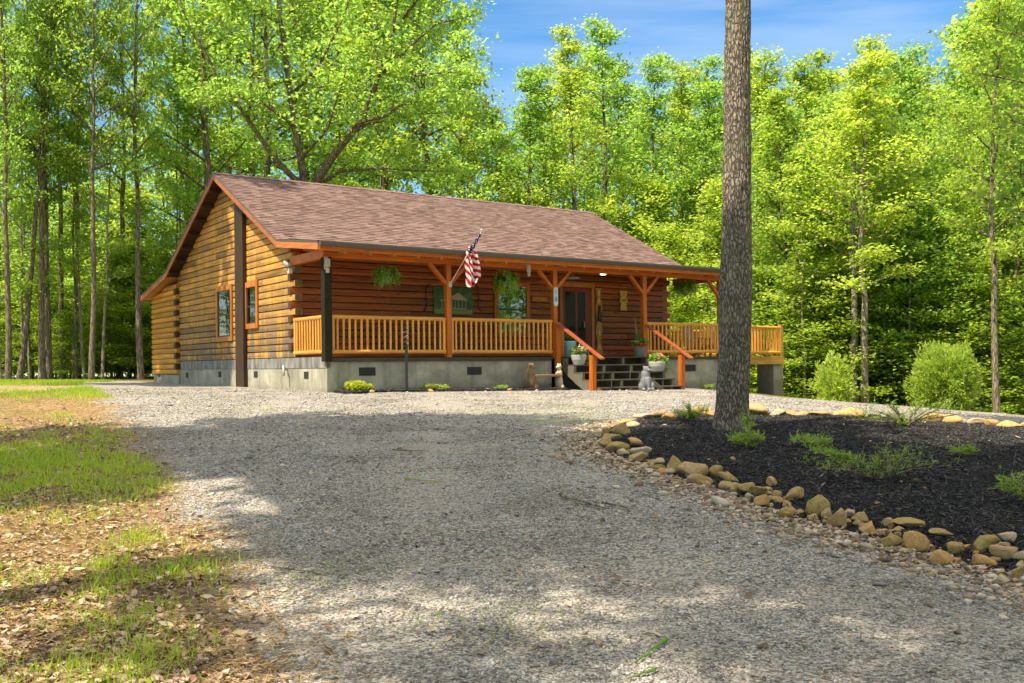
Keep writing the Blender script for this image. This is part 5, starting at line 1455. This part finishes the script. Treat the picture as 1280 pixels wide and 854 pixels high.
# trees behind the cabin and along the skyline
BACK = [(230,50,0,'leafy'),(262,46,2,'leaf'),(335,54,3,'leafd'),(430,58,1,'leaf'),(480,52,2,'leafy'),(535,55,0,'leaf'),(585,50,2,'leaf'),(628,56,1,'leafy'),(660,50,2,'leaf'),(690,54,0,'leaf'),(722,50,2,'leafy'),(755,55,1,'leaf'),(785,60,0,'leaf'),(815,52,2,'leaf'),
        (850,58,0,'leafy'),(880,52,1,'leaf'),(915,56,2,'leaf'),(945,50,0,'leafy'),(968,57,2,'leafy'),(1015,52,1,'leafy'),(1040,56,2,'leafy'),(1095,54,0,'leaf'),(1110,60,2,'leafy'),(1150,52,2,'leafy'),(1180,56,0,'leaf'),(1212,52,2,'leaf'),(1250,50,3,'leafy'),(1290,46,2,'leaf')]
seen = {}
def side(px): return 'over the roof ridge' if px < 600 else 'over the roof\'s right half' if px < 850 else 'right of the cabin'
for i, (px, Y, k, lm_) in enumerate(BACK):
    hue = {'leaf': 'mid green', 'leafy': 'yellow-green', 'leafd': 'deep green'}[lm_]
    place(px, Y, proto=TALL[k], leafm=lm_, label='%s tree %s, %s from left in back row' % (hue, side(px), ordw(i)), group='back row of trees behind the cabin', frac=1.0 if i % 3 else .93, wid=1.1)
# deeper rows, told apart by nothing in the photo
for i in range(28):
    px = -150+i*53+random.uniform(-10, 10)
    if px < 215: continue
    Y = random.uniform(60, 72)
    lm_ = random.choice(['leaf', 'leafy', 'leafy'])
    place(px, Y, top=sky_row(px)+random.uniform(14, 60), proto=random.choice(TALL), leafm=lm_, label='leafy tree deep in the woods, half hidden behind nearer trees', group='deep woodland trees', wid=1.15)
# understory
for i in range(50):
    px = -60+i*28+random.uniform(-12, 12)
    if px < 190: Y = random.uniform(47, 62)
    elif px < 1000: 
        Y = random.uniform(44, 54)
    else: Y = random.uniform(37, 50)
    top = random.uniform(230, 380)
    if px > 960: top = random.uniform(200, 360)
    o = place(px, Y, top=top, proto=random.choice(BUSHY), leafm=random.choice(['leaf', 'leafy', 'leafy', 'leafy']), label='young bushy tree filling the gap between the woodland trunks', group='understory trees', name='sapling', wid=.85)
for i in range(44):
    px = random.choice([random.uniform(-40, 190), random.uniform(975, 1300)]); Y = random.uniform(45, 58)
    place(px, Y, top=random.uniform(350, 430), proto=random.choice(BUSHY), leafm=random.choice(['leaf', 'leafy']), label='low leafy brush on the woodland floor', group='woodland brush', name='brush', wid=1.0)
# woods on both sides beyond the frame, and across the road behind the photographer
for i in range(40):
    if i < 12:
        x, y = -42-random.uniform(0, 12), 24+i*3.6
    elif i < 28: x, y = 27+random.uniform(0, 12), 26-(i-12)*2.3
    else: x, y = -26+(i-28)*5.5, -24-random.uniform(0, 8)
    z = gz(x, y); put_tree('forest_tree', random.choice(TALL+BUSHY), M[random.choice(['leaf', 'leafy', 'leafd'])], M['bark2'], (x, y, z), random.uniform(13, 18), random.uniform(0, 6), 'leafy tree of the surrounding woods beyond the edges of the photo', 'surrounding woods outside the frame', wid=1.2)
for i in range(44):
    px = random.choice([random.uniform(-20, 190), random.uniform(200, 500), random.uniform(955, 1290), random.uniform(560, 1290), random.uniform(955, 1290)])
    Y = random.uniform(37, 49) if (px < 190 or px > 960) else random.uniform(45, 54)
    place(px, Y, top=max(sky_row(px), -60)+random.uniform(20, 170), proto=random.choice(SLIM), leafm=random.choice(['leaf', 'leafy']), barkm=random.choice(['bark2', 'bark_pale']), label='slim young tree with a thin bare stem among the woodland trunks', group='slim young woodland trees', wid=.8, lean=random.uniform(-.04, .04))
for i in range(40):
    px = random.uniform(-30, 186) if i % 2 else random.uniform(880, 1290); Y = random.uniform(42, 52) if px < 190 else random.uniform(37, 44)
    place(px, Y, top=random.uniform(290, 410) if px < 190 else random.uniform(330, 430), proto=random.choice(BUSHY), leafm='leafy', label='low bright brush catching the sun between the woodland trunks', group='sunlit brush in the woods', name='brush', wid=1.1)
# far wood : one mass
def far_wood():
    rng = np.random.default_rng(5); nC = 6000
    X = rng.uniform(-62, 72, nC); Y = rng.uniform(70, 84, nC)
    px = X/Y*F+640; top = np.maximum(np.interp(px, SKX, SKY_)+60, 150)
    h = (HZ-top)/F*Y+EYE
    z0 = ground(X, Y); Z = z0+(h-z0)*rng.random(nC)**1.15
    idx = np.repeat(np.arange(nC), 18); n = len(idx)
    c = np.stack([X, Y, Z], 1)[idx]+rng.normal(size=(n, 3))*np.array([1.0, 1.0, .5])
    nr = rng.normal(size=(n, 3)); nr[:, 2] += 1.2; nr /= np.linalg.norm(nr, axis=1)[:, None]
    t = rng.normal(size=(n, 3)); t -= (t*nr).sum(1)[:, None]*nr; t /= np.linalg.norm(t, axis=1)[:, None]; b = np.cross(nr, t)
    s = rng.uniform(.14, .32, n)[:, None]
    V = np.stack([c-t*s, c-b*s*.6, c+t*s, c+b*s*.6], 1).reshape(-1, 3)
    o = link('far_wood', np_mesh('far_wood', V, np.arange(n*4).reshape(n, 4)), M['leaf']); tag(o, 'distant green mass of woodland seen through the nearer trees', 'woods', kind='stuff')
far_wood()
# --- the big spreading tree behind the roof
bt = Tree(77)
YB = 43.0
def PW(px, py, dy=0): return at_Y(px, py, YB+dy)
b0 = PW(383, 470); b0.z = gz(b0.x, b0.y)-.1
root = b0.copy()
def L_(*a): return [PW(*q)-root for q in a]
bt.mb.tube([Vector((0, 0, 0)), Vector((0, 0, 2)), Vector((-.05, 0, 5))]+L_((384, 260), (386, 236)), [.42, .34, .31, .28, .26], 12)
kw = dict(n=8, sub=14, sublen=2.1, cl=5, per=15, sig=(.32, .15), start=.12)
bt.limb(L_((384,250),(376,200),(362,110,-1),(350,20,-1),(345,-60,-1),(340,-130,-1)), .20, .04, **kw)
bt.limb(L_((386,240),(420,190),(452,152,-1),(470,105,-1),(490,40,-2),(505,-40,-2)), .21, .03, **kw)
bt.limb(L_((452,152,-1),(480,146,-2),(500,132,-2),(530,126,-2),(585,128,-3)), .09, .015, **kw)
bt.limb(L_((446,158,-1),(475,152,0),(520,143,0),(570,140,0)), .08, .015, **kw)
bt.limb(L_((390,238),(425,214,1),(480,210,1),(530,214,0),(575,214,0)), .11, .015, **kw)
bt.limb(L_((475,95,-1),(510,60,-2),(545,30,-2),(590,20,-2)), .08, .015, **kw)
bt.limb(L_((483,60,-1),(520,95,-3),(560,90,-3),(596,95,-3)), .07, .015, **kw)
bt.limb(L_((490,40,-1),(530,-10,-2),(560,-30,-2),(590,-50,-2)), .07, .015, **kw)
bt.limb(L_((384,240),(345,200,-1),(310,150,-1),(270,90,-2),(240,40,-2),(215,-20,-2)), .15, .02, **kw)
bt.limb(L_((310,150,-1),(315,90,-2),(318,20,-2),(322,-60,-2)), .09, .02, **kw)
bt.limb(L_((364,120,-1),(400,80,-2),(430,20,-2),(450,-40,-2)), .09, .015, **kw)
bt.limb(L_((352,30,-1),(310,10,-2),(280,-20,-2)), .07, .015, **kw)
bt.limb(L_((376,200,-1),(410,160,-2),(425,110,-3),(440,70,-3)), .07, .015, **kw)
bt.limb(L_((370,160,-1),(330,130,-2),(290,120,-3),(255,125,-3)), .07, .015, **kw)
put_tree('spreading_oak', finish(bt, .105, .6), M['leaf'], M['bark2'], root, 18, 0, 'large spreading oak with arching pale limbs behind the cabin roof', wid=1.0)
# --- the near trunk
def near_tree():
    B = at_ground(914, 541); base = Vector((B.x, B.y, gz(B.x, B.y)-.05)); print('near trunk', base)
    r = empty('oak_tree', base, 0, 'big rough-barked tree trunk standing in the black mulch bed', 'tree')
    nh, na = 620, 150; Ht = 15.0
    hz = np.r_[np.linspace(0, 6.6, 560), np.linspace(6.65, Ht, 60)]
    th = np.linspace(0, 2*np.pi, na, endpoint=False)
    HH, TT = np.meshgrid(hz, th, indexing='ij')
    rad = .222-.0095*HH+.05*np.exp(-HH/.2)*(1+.35*np.sin(TT*5+1))
    rad = rad + .018*np.exp(-((HH-1.9)/.5)**2)
    cx = .033*HH-.0005*HH**2+.02*np.sin(HH*.8); cy = .01*np.sin(HH*.6)
    # furrowed bark
    ca, sa = np.cos(TT), np.sin(TT)
    wob = fbm(ca*3+5, sa*3+5, HH*1.7, 2)*.9
    rg = np.abs(fbm(ca*6.5+wob, sa*6.5+wob, HH*2.1+wob, 3))*2.6
    ridge = np.clip(rg, 0, .45)/.45
    plate = fbm(ca*11, sa*11, HH*8, 3)
    rad = rad+.016*ridge+.012*plate-.012
    for kz, ka in ((3.35, -1.45), (3.4, -2.6), (4.4, -1.3), (2.2, -1.7), (4.0, 0.1)):
        dd = ((HH-kz)/.06)**2+((np.angle(np.exp(1j*(TT-ka))))/.22)**2; rad += .03*np.exp(-dd)-.02*np.exp(-dd*3.5)
    V = np.stack([cx+rad*ca, cy+rad*sa, HH], -1).reshape(-1, 3)
    i = np.arange(len(hz)-1)[:, None]*na; j = np.arange(na)[None, :]; jn = (j+1) % na
    Q = np.stack([i+j, i+jn, i+na+jn, i+na+j], -1).reshape(-1, 4)
    link('trunk', np_mesh('trunk', V, Q), M['bark'], r, True)
    t = Tree(55)
    for k in range(20):
        u = 13.2+k*.16; a = k*2.4; p = Vector((.033*min(u, 15)-.1, 0, min(u, 14.9))); L = random.uniform(1.4, 2.6)
        d = Vector((math.cos(a), math.sin(a), .7+k*.03)).normalized(); t.limb([p, p+d*L*.5, p+d*L], .05, .01, 5, 5, .9, 3, 14, (.3, .15))
    a, b = finish(t, .10); link('limbs', a, M['bark2'], r); link('crown', b, M['leaf'], r)
near_tree()
# --- trees standing outside the picture whose shade falls on the drive
def shade_tree(x, y, h, label, proto, rz=0., wid=1.0, lm_='leaf'):
    put_tree('roadside_tree', proto, M[lm_], M['bark2'], (x, y, gz(x, y)-.1), h, rz, label, None, 'tree', 0, wid)
shade_tree(-5.2, 4.3, 17, 'tall roadside tree out of frame to the left, shading the middle of the drive', HIGH[0], .5, 1.02)
shade_tree(-9.8, 6.6, 17, 'tall roadside tree out of frame, shading the left part of the drive', HIGH[0], 2.3, .9)
shade_tree(-3.4, .2, 16, 'roadside tree beside the photographer, shading the near drive', HIGH[1], 4.0, .6)
shade_tree(-1.8, -4.6, 17, 'roadside tree behind the photographer, on the right side of the road', HIGH[0], 1.2, .7)
shade_tree(-1.8, 5.2-3.6, 19, 'tall roadside tree near the photographer, shading the mulch bed', HIGH[1], 5.1, .6)
shade_tree(-16.6, 26.0, 20, 'tree out of frame left of the cabin, dappling its gable wall', HIGH[0], 3.0, .95)
shade_tree(-6.6, 1.4, 17, 'roadside tree out of frame at the near left, dappling the bottom of the drive', HIGH[1], 2.9, .5)
# leafy bough reaching in at the upper right
nb = Tree(31); rt = Vector((8.2, 9.6, gz(8.2, 9.6)-.1))
nb.mb.tube([Vector((0, 0, 0)), Vector((0, 0, 3)), Vector((.1, .1, 7)), Vector((.1, .2, 11))], [.16, .13, .09, .04], 10)
def Q_(px, py, Y): return at_Y(px, py, Y)-rt
for a, (mx_, my_, ex, ey) in enumerate([(1400, 60, 1262, 42), (1400, 130, 1228, 92), (1380, 190, 1262, 150), (1400, 250, 1268, 215), (1380, 300, 1270, 262), (1400, 10, 1275, -30)]):
    s0 = Vector((0, 0, 3.5+.5*(5-a))); nb.limb([s0, Q_(mx_, my_, 9.6), Q_(ex, ey, 9.4)], .03, .006, 6, 9, .5, 3, 11, (.10, .06), .35)
a, b = finish(nb, .042, .5)
put_tree('overhanging_tree', (a, b), M['leafd'], M['bark2'], rt, 18, 0, 'tree at the right edge whose leafy bough hangs into the upper right corner', wid=1.0)
# scale must be one to keep the built size
for o in bpy.data.objects:
    if o.name.startswith(('spreading_oak', 'overhanging_tree')): o.scale = (1, 1, 1)
# --- the two bushes on the right
def bush(px, Y, w, top, n, size, label, name, mat, seed, loose=0.):
    rnd_ = np.random.default_rng(seed); r_, _ = ray(px, 470); x = r_*Y; z = gz(x, Y)-.1; hgt = at_Y(px, top, Y).z-z; wd = w*Y/F/2
    r = empty(name, (x, Y, z), 0, label, 'bush')
    d = rnd_.normal(size=(n, 3)); d /= np.linalg.norm(d, axis=1)[:, None]
    q = rnd_.random(n)**.33
    lump = .96+1.35*fbm(d[:, 0]*2.4+seed, d[:, 1]*2.4, d[:, 2]*2.4+3, 3)+rnd_.normal(0, .05+loose, n)
    c = d*(q*lump)[:, None]*np.array([wd, wd, hgt*.5]); c[:, 2] += hgt*.5
    k = 5; idx = np.repeat(np.arange(n), k); m_ = len(idx)
    out = d[idx]*.7+rnd_.normal(size=(m_, 3))*.45; out[:, 2] += .45; out /= np.linalg.norm(out, axis=1)[:, None]
    sd = np.cross(out, rnd_.normal(size=(m_, 3))); sd /= np.linalg.norm(sd, axis=1)[:, None]
    b_ = c[idx]+rnd_.normal(0, .03, (m_, 3)); L = size*rnd_.uniform(.6, 1.3, m_)[:, None]
    V = np.stack([b_, b_+out*L*.5+sd*L*.16, b_+out*L, b_+out*L*.5-sd*L*.16], 1).reshape(-1, 3)
    link('foliage', np_mesh('foliage', V, np.arange(m_*4).reshape(m_, 4)), M[mat], r)
    st = MB()
    for k in range(8): st.tube([(0, 0, 0), (rnd_.uniform(-.4, .4)*wd, rnd_.uniform(-.4, .4)*wd, hgt*.7)], [.04, .01], 6)
    st.build('stem', M['bark2'], r)
bush(1183, 30.5, 74, 432, 8000, .12, 'large round light green cedar bush in front of the right woods', 'cedar_bush', 'cedar', 3)
bush(1041, 34, 46, 446, 900, .15, 'smaller loose yellow-green bush between deck and the pale trunks', 'cedar_bush', 'cedar', 4, .12)

# ================================================================== LIGHT, SKY, CAMERA
SUN_DIR = Vector((-.762, -.656, math.tan(R(57))*1.005)).normalized()
sl = bpy.data.lights.new('sun', 'SUN'); sl.energy = 4.95; sl.angle = R(.6); sl.color = (1, .92, .78)
so = bpy.data.objects.new('sun', sl); COL.objects.link(so); so.rotation_euler = SUN_DIR.to_track_quat('Z', 'Y').to_euler(); so.location = (0, 0, 40)
w = bpy.data.worlds.new('World'); scene.world = w; w.use_nodes = True; nt = w.node_tree; nt.nodes.clear()
sk = nt.nodes.new('ShaderNodeTexSky'); sk.sky_type = 'NISHITA'; sk.sun_disc = False; sk.sun_elevation = R(57); sk.sun_rotation = math.atan2(SUN_DIR.x, SUN_DIR.y)
sk.air_density = 1.0; sk.dust_density = .2; sk.ozone_density = 3.0
bg = nt.nodes.new('ShaderNodeBackground'); bg.inputs[1].default_value = .125
tc = nt.nodes.new('ShaderNodeTexCoord'); mp = nt.nodes.new('ShaderNodeMapping'); mp.inputs['Scale'].default_value = (1.2, 1.2, 9); mp.inputs['Rotation'].default_value = (R(4), R(-14), 0)
nt.links.new(tc.outputs['Generated'], mp.inputs[0])
n = noise(nt, mp.outputs[0], 1.5, 6, .55, .4)
cl = ramp(nt, n, [(.52, (0,0,0)), (.80, (1,1,1))])
mx = mix(nt, mathn(nt, 'MULTIPLY', cl, .35), sk.outputs[0], (5.2, 5.6, 6.2))
hs = nt.nodes.new('ShaderNodeHueSaturation'); hs.inputs['Saturation'].default_value = 1.3; nt.links.new(mx, hs.inputs['Color'])
# bright clouds added high overhead, out of view, as neutral fill light
sx = nt.nodes.new('ShaderNodeSeparateXYZ'); nt.links.new(tc.outputs['Generated'], sx.inputs[0])
hi = ramp(nt, sx.outputs[2], [(.42, (0,0,0)), (.56, (1,1,1))])
cu = ramp(nt, noise(nt, tc.outputs['Generated'], 3.2, 6, .6), [(.44, (0,0,0)), (.54, (1,1,1))])
m2 = mix(nt, mathn(nt, 'MULTIPLY', hi, cu), hs.outputs[0], (12.5, 11.7, 10.4))
nt.links.new(m2, bg.inputs[0])
wo = nt.nodes.new('ShaderNodeOutputWorld'); nt.links.new(bg.outputs[0], wo.inputs[0])
cd = bpy.data.cameras.new('camera'); cam = bpy.data.objects.new('camera', cd); COL.objects.link(cam); scene.camera = cam
cd.sensor_width = 36; cd.lens = 36*F/1280; cd.shift_x = -.32/1280; cd.shift_y = 30.8/1280; cd.clip_end = 2000; cd.clip_start = .05
cam.location = (0, 0, EYE); cam.rotation_euler = (R(90), -ROLL, 0)
scene.render.resolution_x = 1024; scene.render.resolution_y = 683
vs = scene.view_settings; vs.view_transform = 'Standard'; vs.look = 'None'; vs.exposure = .86; vs.gamma = 1; vs.use_white_balance = True; vs.white_balance_temperature = 7000; vs.white_balance_tint = 10
scene.cycles.max_bounces = 10; scene.cycles.transparent_max_bounces = 12; scene.cycles.transmission_bounces = 6; scene.cycles.diffuse_bounces = 7
# check the camera against the measured model
from bpy_extras.object_utils import world_to_camera_view
bpy.context.view_layer.update()
for (t, s, z, ex) in ((0, 0, 0, (408, None)), (3.33, 0, 1.21, (560, 399)), (13.74, 6.81, 5.69, (739, 266.6)), (-.37, 6.81, 5.69, (268.8, 215.2))):
    c = world_to_camera_view(scene, cam, W(t, s, z)); print('check', round(c.x*1280, 1), round((1-c.y)*854, 1), ex)
